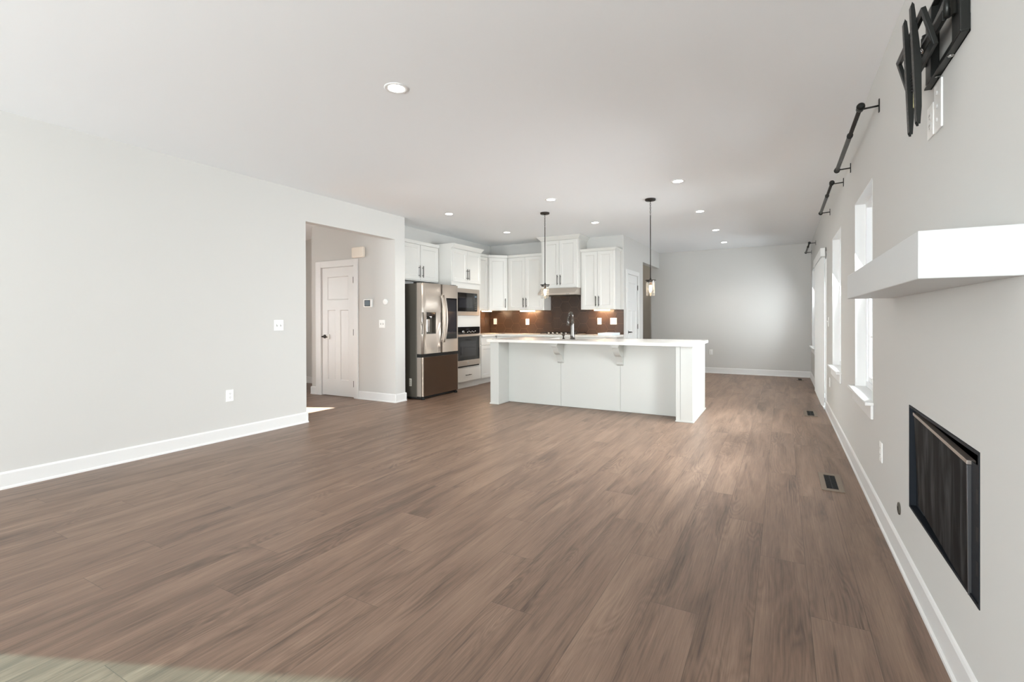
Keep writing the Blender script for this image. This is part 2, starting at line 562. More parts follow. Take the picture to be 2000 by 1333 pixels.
WIN = {1: (3.90, 4.765), 2: (5.84, 6.765), 3: (10.12, 11.13)}
WZ0, WZ1 = 0.655, 2.138
FP = (1.94, 2.86, 0.348, 0.822)
SL = (7.68, 9.17, 0.0, 2.04)
rh = [(a, b, WZ0, WZ1) for a, b in WIN.values()] + [SL, FP]
struct('wall_right', wall_panel('x', XR, 0.15, YB, YF, 0, CZ, rh), M['wall'])
struct('wall_far', MB().box((-2.70, YF, 0), (XR + 0.15, YF + WT, CZ)), M['wall'])
LW = (-1.75, -0.362, 0.5, 2.45)  # assumed opening, shaped to throw the greenish floor patch
struct('wall_left', wall_panel('x', XL - WT, WT, YB, YV + 0.209, 0, CZ, [(3.845, YV, 0, 2.388), LW]), M['wall'])
RW = [(-4.45, -2.65, 0.5, 2.35), (-1.85, -0.05, 0.5, 2.35)]  # assumed openings, added to give soft frontal light
struct('wall_rear', wall_panel('y', YB - WT, WT, XL - WT, XR + 0.15, 0, CZ, RW), M['wall'])
# hall beyond the opening
struct('wall_hall', wall_panel('y', YV, 0.12, -6.745, XL - WT + 0.001, 0, CZ, [(-6.52, -5.768, 0, 2.058)]), M['wall'])
struct('wall_hall_far', MB().box((-8.9, 6.25, 0), (-6.3, 6.37, CZ)), M['wall'])
EW = (2.45, 3.26, 0.06, 2.25)
struct('wall_entry', wall_panel('x', -8.9, 0.12, 2.2, 6.37, 0, CZ, [EW]), M['wall'])
struct('wall_hall_near', MB().box((-8.9, 2.2, 0), (XL - WT, 2.32, CZ)), M['wall'])
struct('wall_closet', MB().box((-6.745, YV + 0.12, 0), (-6.625, 6.25, CZ)), M['wall'])
# kitchen
struct('wall_kitchen_side', MB().box((XK - WT, YV + 0.12, 0), (XK, YK + WT, CZ)), M['wall'])
struct('wall_kitchen_stub', MB().box((XK, YV + 0.089, 0), (XL - WT, YV + 0.209, CZ)), M['wall'])
struct('wall_kitchen_back', MB().box((XK, YK, 0), (XP - WT, YK + WT, CZ)), M['wall'])
PD = (8.905, 9.655)
struct('wall_pantry', wall_panel('x', XP - WT, WT, YK, YF, 0, CZ, [(PD[0], PD[1], 0, 2.06), (10.07, YF, 0, 2.385)]), M['wall'])
struct('wall_pantry_inner', MB().box((-4.6, 9.95, 0), (XP - WT, 10.07, CZ)), M['wall'])
struct('wall_passage_end', MB().box((-4.72, 9.95, 0), (-4.6, 13.2, CZ)), M['wall'])
struct('wall_passage_far', MB().box((-4.72, 12.9, 0), (-2.5, 13.02, CZ)), M['wall'])
struct('wall_passage_side', MB().box((-2.70, YF + WT, 0), (-2.58, 12.9, CZ)), M['wall'])

# baseboards: board with a soft cap and a shoe strip
def baseboard(name, a, b, nrm, h=0.125):
    """a,b: (x,y) along the wall face, nrm: unit (x,y) into the room"""
    a, b = Vector((a[0], a[1], 0)), Vector((b[0], b[1], 0))
    n = Vector((nrm[0], nrm[1], 0))
    prof = [(0, 0), (0.019, 0), (0.018, 0.012), (0.012, 0.02), (0.011, 0.02), (0.011, h - 0.014), (0.006, h - 0.004), (0.0, h)]
    m = len(prof)
    vs = [tuple(p + n * q[0] + Vector((0, 0, q[1]))) for p in (a, b) for q in prof]
    fs = [tuple(range(m)), tuple(range(m, 2 * m))] + [(i, (i + 1) % m, m + (i + 1) % m, m + i) for i in range(m)]
    mb = MB()
    mb._add(vs, fs)
    return struct(name, mb, M['trim'])
baseboard('baseboard_left', (XL, YB), (XL, 3.845), (1, 0))
baseboard('baseboard_left_return', (XL - WT, 3.845), (XL + 0.019, 3.845), (0, 1))
baseboard('baseboard_stub', (XL, YV - 0.019), (XL, YV + 0.209), (1, 0))
baseboard('baseboard_stub_end', (XL - 0.05, YV + 0.209), (XL + 0.019, YV + 0.209), (0, 1))
baseboard('baseboard_hall', (-5.682, YV), (XL + 0.019, YV), (0, -1))
baseboard('baseboard_hall_corner', (-6.745 - 0.019, YV), (-6.61, YV), (0, -1))
baseboard('baseboard_hall_side', (-6.745, YV - 0.019), (-6.745, 6.25), (-1, 0))
baseboard('baseboard_hall_far', (-8.8, 6.25), (-6.745, 6.25), (0, -1))
baseboard('baseboard_right_near', (XR, YB), (XR, 7.62), (-1, 0))
baseboard('baseboard_right_far', (XR, 9.235), (XR, YF), (-1, 0))
baseboard('baseboard_far', (-2.70, YF), (XR, YF), (0, -1))
baseboard('baseboard_pantry_near', (XP, YK), (XP, 8.83), (1, 0))
baseboard('baseboard_pantry_far', (XP, 9.73), (XP, 10.07), (1, 0))

# ------------------------------------------------------------------ windows in the right wall
def double_hung(n, y0, y1):
    x0, x1 = XR + 0.068, XR + 0.150
    z0, z1 = WZ0 + 0.022, WZ1
    lin = 0.008
    mb = MB()   # white jamb lining of the opening
    mb.box((XR - 0.0015, y0, z0), (x0, y0 + lin, z1)).box((XR - 0.0015, y1 - lin, z0), (x0, y1, z1)).box((XR - 0.0015, y0, z1 - lin), (x0, y1, z1))
    w = struct('window_%d' % n, mb, M['trim'])
    fw = 0.045
    mb = MB()
    mb.box((x0, y0, z0), (x1, y0 + fw, z1), 0.003).box((x0, y1 - fw, z0), (x1, y1, z1), 0.003)
    mb.box((x0, y0 + fw, z1 - fw), (x1, y1 - fw, z1), 0.003).box((x0, y0 + fw, z0), (x1, y1 - fw, z0 + fw), 0.003)
    struct('window_frame', mb, M['vinyl'], w)
    zm = (z0 + z1) / 2
    a0, a1 = y0 + fw, y1 - fw
    for nm, xa, xb, za, zb in (('lower_sash', x0 + 0.012, x0 + 0.038, z0 + fw, zm + 0.02), ('upper_sash', x0 + 0.042, x0 + 0.068, zm - 0.02, z1 - fw)):
        sb = MB()
        t = 0.04
        sb.box((xa, a0, za), (xb, a0 + t, zb), 0.003).box((xa, a1 - t, za), (xb, a1, zb), 0.003)
        sb.box((xa, a0 + t, za), (xb, a1 - t, za + t), 0.003).box((xa, a0 + t, zb - t), (xb, a1 - t, zb), 0.003)
        xm = (xa + xb) / 2
        ym, zc = (a0 + a1) / 2, (za + zb) / 2
        sb.box((xm - 0.004, ym - 0.008, za + t), (xm + 0.004, ym + 0.008, zb - t))
        sb.box((xm - 0.004, a0 + t, zc - 0.008), (xm + 0.004, a1 - t, zc + 0.008))
        so = struct(nm, sb, M['vinyl'], w)
        struct('window_pane', MB().box((xm - 0.002, a0 + t - 0.004, za + t - 0.004), (xm + 0.002, a1 - t + 0.004, zb - t + 0.004)), M['pane'], so)
    lk = MB().box((x0 + 0.012, (a0 + a1) / 2 - 0.03, zm + 0.02), (x0 + 0.036, (a0 + a1) / 2 + 0.03, zm + 0.034), 0.004)
    struct('sash_lock', lk, M['vinyl'], w)
    st = MB()
    st.prism([(XR - 0.048, y0 - 0.055), (x0, y0 - 0.055 + 0.055), (x0, y1), (XR - 0.0005, y1), (XR - 0.0005, y1 + 0.055), (XR - 0.048, y1 + 0.055)], WZ0, WZ0 + 0.022)
    st = MB()
    st.box((XR - 0.048, y0 - 0.05, WZ0), (XR - 0.0005, y1 + 0.05, WZ0 + 0.022), 0.005)
    st.box((XR - 0.002, y0 + 0.001, WZ0 + 0.0005), (x0, y1 - 0.001, WZ0 + 0.0215))
    struct('window_sill', st, M['trim'], w)
    struct('window_apron', MB().box((XR - 0.016, y0 - 0.035, WZ0 - 0.09), (XR - 0.0005, y1 + 0.035, WZ0 - 0.0005), 0.004), M['trim'], w)
    return w
for n, (a, b) in WIN.items():
    double_hung(n, a, b)

def fixed_window(n, axis_, pos, t, u0, u1, z0, z1, glassmat):
    fw = 0.05
    def bx(mb, ua, ub, za, zb, d0, d1, bv=0.0):
        if axis_ == 'x': mb.box((pos + d0, ua, za), (pos + d1, ub, zb), bv)
        else: mb.box((ua, pos + d0, za), (ub, pos + d1, zb), bv)
    mb = MB()
    bx(mb, u0, u0 + fw, z0, z1, 0.02, t - 0.02); bx(mb, u1 - fw, u1, z0, z1, 0.02, t - 0.02)
    bx(mb, u0 + fw, u1 - fw, z0, z0 + fw, 0.02, t - 0.02); bx(mb, u0 + fw, u1 - fw, z1 - fw, z1, 0.02, t - 0.02)
    w = struct('window_%d' % n, mb, M['vinyl'])
    g = MB()
    bx(g, u0 + fw - 0.004, u1 - fw + 0.004, z0 + fw - 0.004, z1 - fw + 0.004, t / 2 - 0.003, t / 2 + 0.003)
    struct('window_pane', g, glassmat, w)
    return w
fixed_window(4, 'y', YB - WT, WT, RW[0][0], RW[0][1], RW[0][2], RW[0][3], M['pane'])  # unseen window, added for the rear fill
fixed_window(5, 'y', YB - WT, WT, RW[1][0], RW[1][1], RW[1][2], RW[1][3], M['pane'])  # unseen as well, added for the rear fill
fixed_window(6, 'x', XL - WT, WT, LW[0], LW[1], LW[2], LW[3], M['patch_tint'])  # unseen window, added to cast the greenish sun patch
fixed_window(7, 'x', -8.9, WT, EW[0], EW[1], EW[2], EW[3], M['pane'])

# sliding glass door with casing, track and vertical blinds
mb = MB()
cz = SL[3]
y0, y1 = SL[0], SL[1]
mb.box((XR - 0.016, y0 - 0.065, 0), (XR + 0.04, y0 + 0.006, cz + 0.065), 0.003)
mb.box((XR - 0.016, y1 - 0.006, 0), (XR + 0.04, y1 + 0.065, cz + 0.065), 0.003)
mb.box((XR - 0.016, y0 + 0.006, cz - 0.006), (XR + 0.04, y1 - 0.006, cz + 0.065), 0.003)
sd = struct('door_1', mb, M['trim'], label='white sliding glass patio door behind vertical blinds in the right wall')
mb = MB()
mb.box((XR - 0.03, y0 + 0.006, 0.0), (XR + 0.15, y1 - 0.006, 0.022), 0.003)
struct('door_threshold', mb, M['vinyl'], sd)
mb = MB().box((XR + 0.012, y0 + 0.02, 0.0222), (XR + 0.040, y1 - 0.02, 0.026))
struct('door_track', mb, M['slot'], sd)
for nm, xa, ya, yb in (('fixed_panel', XR + 0.095, (y0 + y1) / 2 - 0.04, y1 - 0.006), ('sliding_panel', XR + 0.055, y0 + 0.006, (y0 + y1) / 2 + 0.04)):
    p = MB()
    t = 0.075
    p.box((xa, ya, 0.027), (xa + 0.035, ya + t, cz - 0.006), 0.003).box((xa, yb - t, 0.027), (xa + 0.035, yb, cz - 0.006), 0.003)
    p.box((xa, ya + t, 0.027), (xa + 0.035, yb - t, 0.027 + t), 0.003).box((xa, ya + t, cz - 0.006 - t), (xa + 0.035, yb - t, cz - 0.006), 0.003)
    po = struct(nm, p, M['vinyl'], sd)
    struct('door_pane', MB().box((xa + 0.014, ya + t - 0.004, 0.1), (xa + 0.02, yb - t + 0.004, cz - 0.077)), M['pane'], po)

vb = thing('vertical_blind', 'white vertical blind with valance hanging over the sliding patio door', 'blind', (XR - 0.06, (y0 + y1) / 2, 0.05))
vf = XR - 0.072
vy0, vy1 = 7.60, 9.25
mb = MB()
mb.box((vf, vy0, 2.035), (vf + 0.012, vy1, 2.145), 0.003)
mb.box((vf + 0.012, vy0, 2.035), (XR - 0.018, vy0 + 0.010, 2.145), 0.002)
mb.box((vf + 0.012, vy1 - 0.010, 2.035), (XR - 0.018, vy1, 2.145), 0.002)
mb.box((vf + 0.012, vy0 + 0.01, 2.135), (XR - 0.018, vy1 - 0.01, 2.145))
build('valance', mb, M['blind'], vb)
mb = MB().box((vf + 0.016, vy0 + 0.02, 2.08), (vf + 0.05, vy1 - 0.02, 2.115), 0.002)
build('head_rail', mb, M['vinyl'], vb)
nv = 21
for i in range(nv):
    yc = vy0 + 0.09 + i * (vy1 - vy0 - 0.16) / (nv - 1)
    a = R(-66)
    hw = 0.042
    c, s_ = math.cos(a), math.sin(a)
    x = vf + 0.032
    dx, dy = hw * c * 0.9, hw * s_
    th = 0.0012
    nx, ny = -s_ * th, c * th
    lo = [(x - dx - nx, yc - dy - ny, 0.045), (x + dx - nx, yc + dy - ny, 0.045), (x + dx + nx, yc + dy + ny, 0.045), (x - dx + nx, yc - dy + ny, 0.045)]
    hi = [(p[0], p[1], 2.075) for p in lo]
    build('vane', MB().hexa(lo, hi), M['blind'], vb)
mb = MB().tube([(XR - 0.012, vy0 + 0.003 - 0.01, 2.15), (XR - 0.014, vy0 - 0.012, 2.11), (XR - 0.010, vy0 - 0.009, 2.06), (XR - 0.012, vy0 - 0.008, 2.0)], 0.004, 8)  # dark tube put where only a shaded gap shows
build('gap_shadow', mb, M['slot'], vb, label='dark line drawn in for the gap shade at the near end of the valance')

# ------------------------------------------------------------------ interior doors
def door_leaf(mb, fr_u0, fr_u1, z0, z1, w0, w1, panels):
    """slab with recessed panels: frame pieces as boxes around panel holes; local (u,w,z), room side at w1"""
    us = sorted({fr_u0, fr_u1, *[p[0] for p in panels], *[p[1] for p in panels]})
    zs = sorted({z0, z1, *[p[2] for p in panels], *[p[3] for p in panels]})
    for i in range(len(us) - 1):
        for j in range(len(zs) - 1):
            uc, zc = (us[i] + us[i + 1]) / 2, (zs[j] + zs[j + 1]) / 2
            if any(p[0] < uc < p[1] and p[2] < zc < p[3] for p in panels):
                mb.box((us[i], w0, zs[j]), (us[i + 1], w1 - 0.009, zs[j + 1]))
            else:
                mb.box((us[i], w0, zs[j]), (us[i + 1], w1, zs[j + 1]))
    for p in panels:   # sloped sticking around each panel
        e = 0.012
        A = [(p[0], p[2]), (p[1], p[2]), (p[1], p[3]), (p[0], p[3])]
        B = [(p[0] + e, p[2] + e), (p[1] - e, p[2] + e), (p[1] - e, p[3] - e), (p[0] + e, p[3] - e)]
        for k in range(4):
            a, b, c, d = A[k], A[(k + 1) % 4], B[(k + 1) % 4], B[k]
            mb._add([(a[0], w1, a[1]), (b[0], w1, b[1]), (c[0], w1 - 0.0085, c[1]), (d[0], w1 - 0.0085, d[1])], [(0, 1, 2, 3)])

FR_N = lambda y: (lambda p: Vector((p[0], y - p[1], p[2])))          # faces -y (towards the camera), u = x
FR_E = lambda x: (lambda p: Vector((x + p[1], p[0], p[2])))          # faces +x, u = y

def lever(fr, parent, u, z, du):
    """round rose and lever; du = direction of the lever along u"""
    mb = MB(fr)
    P = lambda a, b, c: (a, b, c)
    mb.tube([P(u, 0.0, z), P(u, 0.008, z), P(u, 0.010, z)], [0.031, 0.031, 0.026], 20)
    mb.tube([P(u, 0.008, z), P(u, 0.05, z)], 0.011, 12)
    mb.tube([P(u - du * 0.01, 0.05, z), P(u + du * 0.05, 0.052, z + 0.002), P(u + du * 0.11, 0.048, z - 0.006)], [0.010, 0.009, 0.007], 10)
    build('door_handle', mb, M['bronze'], parent)
def hinges(fr, parent, u, zs):
    for z in zs:
        mb = MB(fr)
        mb.box((u - 0.012, 0.0, z - 0.045), (u + 0.012, 0.003, z + 0.045))
        mb.tube([(u, 0.006, z - 0.048), (u, 0.006, z + 0.048)], 0.006, 8)
        build('hinge', mb, M['bronze'], parent)

# closet door in the hall wall (faces -y)
fr = FR_N(YV)
mb = MB(fr)
L0, L1 = -6.507, -5.776
for (a, b, c, d) in ((-6.632, -6.513, 0, 2.152), (-5.770, -5.682, 0, 2.152)):
    mb.box((a, 0, c), (b, 0.018, d), 0.003)
mb.box((-6.513, 0, 2.052), (-5.770, 0.018, 2.152), 0.003)
mb.box((-6.519, -0.118, 0), (-6.508, -0.0005, 2.056)).box((-5.780, -0.118, 0), (-5.769, -0.0005, 2.056)).box((-6.508, -0.118, 2.048), (-5.780, -0.0005, 2.057))
d2 = struct('door_2', mb, M['trim'], label='white panelled closet door with black lever seen through the left opening')
mb = MB(fr)
door_leaf(mb, L0 + 0.003, L1 - 0.003, 0.012, 2.045, -0.045, -0.006,
          [(L0 + 0.13, L1 - 0.13, 1.53, 1.90), (L0 + 0.13, (L0 + L1) / 2 - 0.055, 0.26, 1.37), ((L0 + L1) / 2 + 0.055, L1 - 0.13, 0.26, 1.37)])
leaf = struct('door_leaf', mb, M['trim'], d2)
lever(lambda p: Vector((p[0], YV + 0.006 - p[1], p[2])), leaf, L0 + 0.065, 0.945, 1)
mb = MB(fr).box((L0 + 0.10, -0.006, 0.905), (L0 + 0.175, -0.001, 0.985), 0.006)
build('child_latch', mb, M['plate'], leaf, label='clear plastic child latch beside the lever')
hinges(fr, d2, L1 - 0.006, (1.83, 1.02, 0.22))

# pantry door (faces +x)
fr = FR_E(XP)
mb = MB(fr)
mb.box((PD[0] - 0.075, 0, 0), (PD[0] + 0.006, 0.018, 2.135), 0.003).box((PD[1] - 0.006, 0, 0), (PD[1] + 0.075, 0.018, 2.135), 0.003)
mb.box((PD[0] + 0.006, 0, 2.052), (PD[1] - 0.006, 0.018, 2.135), 0.003)
d3 = struct('door_3', mb, M['trim'], label='white panelled pantry door with dark lever right of the kitchen')
mb = MB(fr)
c = (PD[0] + PD[1]) / 2
door_leaf(mb, PD[0] + 0.004, PD[1] - 0.004, 0.012, 2.05, -0.045, -0.006,
          [(PD[0] + 0.12, PD[1] - 0.12, 1.53, 1.90), (PD[0] + 0.12, c - 0.05, 0.26, 1.37), (c + 0.05, PD[1] - 0.12, 0.26, 1.37)])
leaf = struct('door_leaf', mb, M['trim'], d3)
lever(lambda p: Vector((XP - 0.006 + p[1], p[0], p[2])), leaf, PD[0] + 0.07, 0.965, 1)
mb = MB(fr).tube([(PD[0] + 0.07, 0.0, 0.88), (PD[0] + 0.07, 0.004, 0.88)], 0.02, 16)
build('child_latch', mb, M['plate'], leaf)
hinges(fr, d3, PD[1] - 0.002, (1.825, 1.06, 0.24))

# casing inside the passage beyond the pantry
mb = MB().box((-4.5, 12.882, 0), (-4.42, 12.9, 2.12)).box((-3.62, 12.882, 0), (-3.54, 12.9, 2.12)).box((-4.42, 12.882, 2.04), (-3.62, 12.9, 2.12))
struct('trim_1', mb, M['trim'])

# ------------------------------------------------------------------ wall plates
def frame_on(side):
    return {'L': lambda p: Vector((XL + p[1], p[0], p[2])),          # u = y
            'R': lambda p: Vector((XR - p[1], p[0], p[2])),
            'F': lambda p: Vector((p[0], YF - p[1], p[2])),          # u = x
            'V': lambda p: Vector((p[0], YV - p[1], p[2])),
            'K': lambda p: Vector((p[0], YK - 0.014 - p[1], p[2])),
            'S': lambda p: Vector((XK + 0.014 + p[1], p[0], p[2]))}[side]
def plate(name, side, u, z, w, h, label, cat, kind, group=None):
    f = frame_on(side)
    root = thing(name, label, cat, f((u, 0, z - h / 2)), group)
    mb = MB(f).box((u - w / 2, 0.0003, z - h / 2), (u + w / 2, 0.006, z + h / 2), 0.002)
    build('cover_plate', mb, M['plate'], root)
    if kind == 'outlet':
        for dz in (0.0195, -0.0195):
            mb = MB(f).tube([(u, 0.0055, z + dz), (u, 0.0078, z + dz)], [0.0165, 0.0155], 16)
            rc = build('receptacle', mb, M['plate'], root)
            mb = MB(f)
            for du, hh in ((-0.006, 0.004), (0.006, 0.005)):
                mb.box((u + du - 0.0012, 0.0075, z + dz + 0.003 - hh), (u + du + 0.0012, 0.0083, z + dz + 0.003 + hh))
            mb.tube([(u, 0.0075, z + dz - 0.009), (u, 0.0083, z + dz - 0.009)], 0.0025, 8)
            build('slots', mb, M['slot'], rc)
    elif kind == 'gfci':
        mb = MB(f).box((u - 0.0165, 0.0055, z - 0.033), (u + 0.0165, 0.0085, z + 0.033), 0.001)
        rc = build('receptacle', mb, M['plate'], root)
        for dz in (0.02, -0.02):
            mb = MB(f)
            for du in (-0.006, 0.006):
                mb.box((u + du - 0.0012, 0.0083, z + dz - 0.005), (u + du + 0.0012, 0.0089, z + dz + 0.005))
            build('slots', mb, M['slot'], rc)
    else:
        n = {'toggle1': 1, 'toggle2': 2}[kind]
        for i in range(n):
            uu = u + (i - (n - 1) / 2) * 0.046
            mb = MB(f).box((uu - 0.0055, 0.0055, z - 0.012), (uu + 0.0055, 0.0068, z + 0.012))
            build('toggle_slot', mb, M['slot'], root)
            mb = MB(f).hexa([(uu - 0.004, 0.006, z - 0.004), (uu + 0.004, 0.006, z - 0.004), (uu + 0.004, 0.006, z + 0.008), (uu - 0.004, 0.006, z + 0.008)],
                            [(uu - 0.003, 0.02, z + 0.006), (uu + 0.003, 0.02, z + 0.006), (uu + 0.003, 0.02, z + 0.014), (uu - 0.003, 0.02, z + 0.014)])
            build('toggle', mb, M['plate'], root)
    return root
plate('light_switch', 'L', 3.485, 1.159, 0.116, 0.118, 'white double light switch on the left living room wall', 'light switch', 'toggle2')
plate('power_outlet', 'L', 2.929, 0.447, 0.078, 0.120, 'white outlet low on the left living room wall', 'outlet', 'outlet')
plate('light_switch', 'V', -5.192, 1.153, 0.116, 0.118, 'white double light switch below the thermostat in the hall', 'light switch', 'toggle2')
plate('power_outlet', 'F', -1.386, 0.467, 0.075, 0.118, 'white outlet on the far wall right of the island', 'outlet', 'outlet')
plate('power_outlet', 'R', 3.578, 0.428, 0.075, 0.118, 'white outlet on the right wall between window and fireplace box', 'outlet', 'outlet')
plate('power_outlet', 'R', 7.138, 0.428, 0.075, 0.118, 'white outlet low on the right wall beside the patio door', 'outlet', 'outlet')
plate('light_switch', 'R', 7.316, 1.172, 0.075, 0.118, 'white light switch on the right wall beside the patio door', 'light switch', 'toggle1')
plate('power_outlet', 'R', 2.47, 1.995, 0.085, 0.125, 'white outlet below the television bracket, left of the taller plate', 'outlet', 'outlet')
plate('power_outlet', 'K', -5.226, 1.166, 0.078, 0.12, 'white outlet on brown tile nearest the kitchen corner', 'outlet', 'gfci')
plate('power_outlet', 'K', -4.47, 1.159, 0.078, 0.12, 'white outlet on brown tile left of the cooktop', 'outlet', 'gfci')
plate('power_outlet', 'K', -2.966, 1.171, 0.078, 0.12, 'white outlet on brown tile right of the cooktop', 'outlet', 'gfci')
plate('light_switch', 'K', -2.698, 1.171, 0.122, 0.12, 'white double switch on brown tile beside the pantry corner', 'light switch', 'toggle2')

# tall media plate under the bracket
f = frame_on('R')
mp_ = thing('media_plate', 'tall white media wall plate right below the television bracket', 'wall plate', f((2.36, 0, 1.92)))
build('cover_plate', MB(f).box((2.315, 0.0003, 1.925), (2.408, 0.007, 2.105), 0.002), M['plate'], mp_)
for dz in (1.965, 2.015, 2.065):
    build('jack', MB(f).tube([(2.362, 0.006, dz), (2.362, 0.012, dz)], [0.009, 0.007], 12), M['plate'], mp_)

# thermostat, sensor, door chime in the hall
f = frame_on('V')
th = thing('thermostat', 'white thermostat with grey screen on the hall wall right of the closet door', 'thermostat', f((-5.44, 0, 1.40)))
build('housing', MB(f).box((-5.545, 0.0003, 1.402), (-5.378, 0.032, 1.525), 0.008), M['plate'], th)
build('screen_frame', MB(f).box((-5.520, 0.0315, 1.418), (-5.403, 0.034, 1.510), 0.001), M['lcdframe'], th)
build('screen', MB(f).box((-5.510, 0.0335, 1.428), (-5.413, 0.0352, 1.500)), M['grey'], th)
se = MB(f).tube([(-5.12, 0.0003, 1.478), (-5.12, 0.012, 1.478), (-5.12, 0.018, 1.478)], [0.044, 0.044, 0.034], 24)
se.tube([(-5.12, 0.018, 1.478), (-5.12, 0.026, 1.478)], [0.022, 0.018], 20)
build('wall_sensor', se, M['plate'], None, 'small round white sensor on the hall wall right of the thermostat', 'sensor')
ch = MB(f).box((-5.775, 0.0003, 2.163), (-5.525, 0.055, 2.325), 0.018, seg=3)
build('door_chime', ch, M['beige'], None, 'cream door chime box above the closet door corner in the hall', 'door chime')

# ------------------------------------------------------------------ curtain rods
def curtain_rod(ya, yb, z, label):
    xr = 0.418
    root = thing('curtain_rod', label, 'curtain rod', (XR - 0.05, (ya + yb) / 2, z - 0.04), 'curtain rods along the right wall')
    ym = ya + (yb - ya) * 0.36
    build('outer_tube', MB().tube([(xr, ya - 0.02, z), (xr, ym, z)], 0.0125, 14), M['blackrod'], root)
    build('inner_tube', MB().tube([(xr, ym, z), (xr, yb + 0.02, z)], 0.0155, 14), M['blackrod'], root)
    build('collar', MB().tube([(xr, ym - 0.012, z), (xr, ym + 0.012, z)], 0.0185, 14), M['black'], root)
    for y, s_ in ((ya, -1), (yb, 1)):
        mb = MB().lathe((xr, y + s_ * 0.02, z), [(0.0145, 0), (0.021, s_ * 0.004), (0.023, s_ * 0.014), (0.021, s_ * 0.026), (0.012, s_ * 0.030)], 18, ax='y')
        build('finial', mb, M['black'], root)
        mb = MB()
        mb.box((XR - 0.006, y - 0.010, z - 0.040), (XR - 0.0003, y + 0.010, z + 0.040), 0.002)
        mb.tube([(XR - 0.006, y, z), (xr + 0.012, y, z - 0.004)], 0.0055, 10)
        mb.tube([(xr, y - 0.010, z), (xr, y + 0.010, z)], 0.020, 14)
        build('bracket', mb, M['black'], root)
    return root
curtain_rod(3.637, 5.031, 2.503, 'black curtain rod mounted high near the ceiling, nearest the television bracket')
curtain_rod(5.582, 7.073, 2.515, 'black curtain rod over the middle window, second from the television bracket')
curtain_rod(9.95, 11.34, 2.528, 'black curtain rod over the window next to the far wall, farthest from the camera')

# ------------------------------------------------------------------ mantel shelf and fireplace box
MX, MY0, MY1, MZ0, MZ1 = 0.312, 1.632, 3.213, 1.327, 1.453
mb = MB().box((MX, MY0, MZ0), (XR - 0.0003, MY1, MZ1), 0.0025)
build('mantel_shelf', mb, M['mantel'], None, 'thick white floating mantel shelf on the right wall', 'shelf')

fpl = thing('fireplace_insert', 'black fireplace box recessed in the right wall below the mantel', 'fireplace', (XR + 0.06, 2.4, FP[2]))
y0, y1, z0, z1 = FP
mb = MB()
g = 0.004
mb.box((XR - 0.002, y0 + 0.0015, z0 + 0.0015), (XR + 0.30, y0 + 0.012, z1 - 0.0015)).box((XR - 0.002, y1 - 0.012, z0 + 0.0015), (XR + 0.30, y1 - 0.0015, z1 - 0.0015))
mb.box((XR - 0.002, y0 + 0.012, z1 - 0.012), (XR + 0.30, y1 - 0.012, z1 - 0.0015)).box((XR - 0.002, y0 + 0.012, z0 + 0.0015), (XR + 0.30, y1 - 0.012, z0 + 0.012))
mb.box((XR + 0.29, y0 + 0.012, z0 + 0.012), (XR + 0.30, y1 - 0.012, z1 - 0.012))
build('firebox', mb, M['fireframe'], fpl)
# cover panel leaning in the opening: near edge at the wall face, lower far corner set back and raised
T0, T1 = Vector((XR + 0.003, 2.790, 0.786)), Vector((XR - 0.004, 2.035, 0.764))
B0, B1 = Vector((XR + 0.008, 2.735, 0.398)), Vector((XR - 0.002, 2.030, 0.352))
th_ = Vector((0.012, 0, 0))
build('cover_panel', MB().hexa([tuple(v) for v in (B1, B0, B0 + th_, B1 + th_)], [tuple(v) for v in (T1, T0, T0 + th_, T1 + th_)], bevel=0.0015), M['firepanel'], fpl)
a_, b_ = T1 + Vector((-0.003, -0.003, -0.002)), T0 + Vector((-0.003, 0.003, -0.002))
lo = [a_, b_, b_ + Vector((0.022, 0, 0)), a_ + Vector((0.022, 0, 0))]
build('top_lip', MB().hexa([tuple(v) for v in lo], [tuple(v + Vector((0, 0, 0.013))) for v in lo], bevel=0.001), M['firetrim'], fpl, label='brushed metal top lip of the cover panel')
build('edge_lip', MB().hexa([(B1.x - 0.003, B1.y - 0.004, B1.z), (B1.x - 0.003, B1.y + 0.003, B1.z), (B1.x + 0.014, B1.y + 0.003, B1.z), (B1.x + 0.014, B1.y - 0.004, B1.z)],
                            [(T1.x - 0.003, T1.y - 0.004, T1.z - 0.003), (T1.x - 0.003, T1.y + 0.003, T1.z - 0.003), (T1.x + 0.014, T1.y + 0.003, T1.z - 0.003), (T1.x + 0.014, T1.y - 0.004, T1.z - 0.003)], bevel=0.001), M['firelip'], fpl)
build('side_flange', MB().box((XR + 0.022, y1 - 0.16, z0 + 0.013), (XR + 0.025, y1 - 0.013, z1 - 0.03)), M['fireframe'], fpl)
fl = build('side_flange', MB().box((XR + 0.002, y0 + 0.0125, z0 + 0.013), (XR + 0.005, 2.024, 0.775)), M['fireframe'], fpl)
for zz in (0.46, 0.565, 0.68):
    build('mounting_slot', MB().box((XR + 0.0012, y0 + 0.02, zz - 0.022), (XR + 0.0021, y0 + 0.040, zz + 0.022)), M['rubber'], fl)

gv = thing('gas_key_plate', 'small round metal gas key plate on the right wall beside the fireplace box', 'valve plate', (XR, 3.076, 0.235))
f = frame_on('R')
build('escutcheon', MB(f).tube([(3.076, 0.0003, 0.264), (3.076, 0.005, 0.264), (3.076, 0.007, 0.264)], [0.031, 0.030, 0.024], 22), M['darkgrey'], gv)
build('key_hole', MB(f).tube([(3.076, 0.0068, 0.264), (3.076, 0.0085, 0.264)], [0.011, 0.010], 12), M['rubber'], gv)

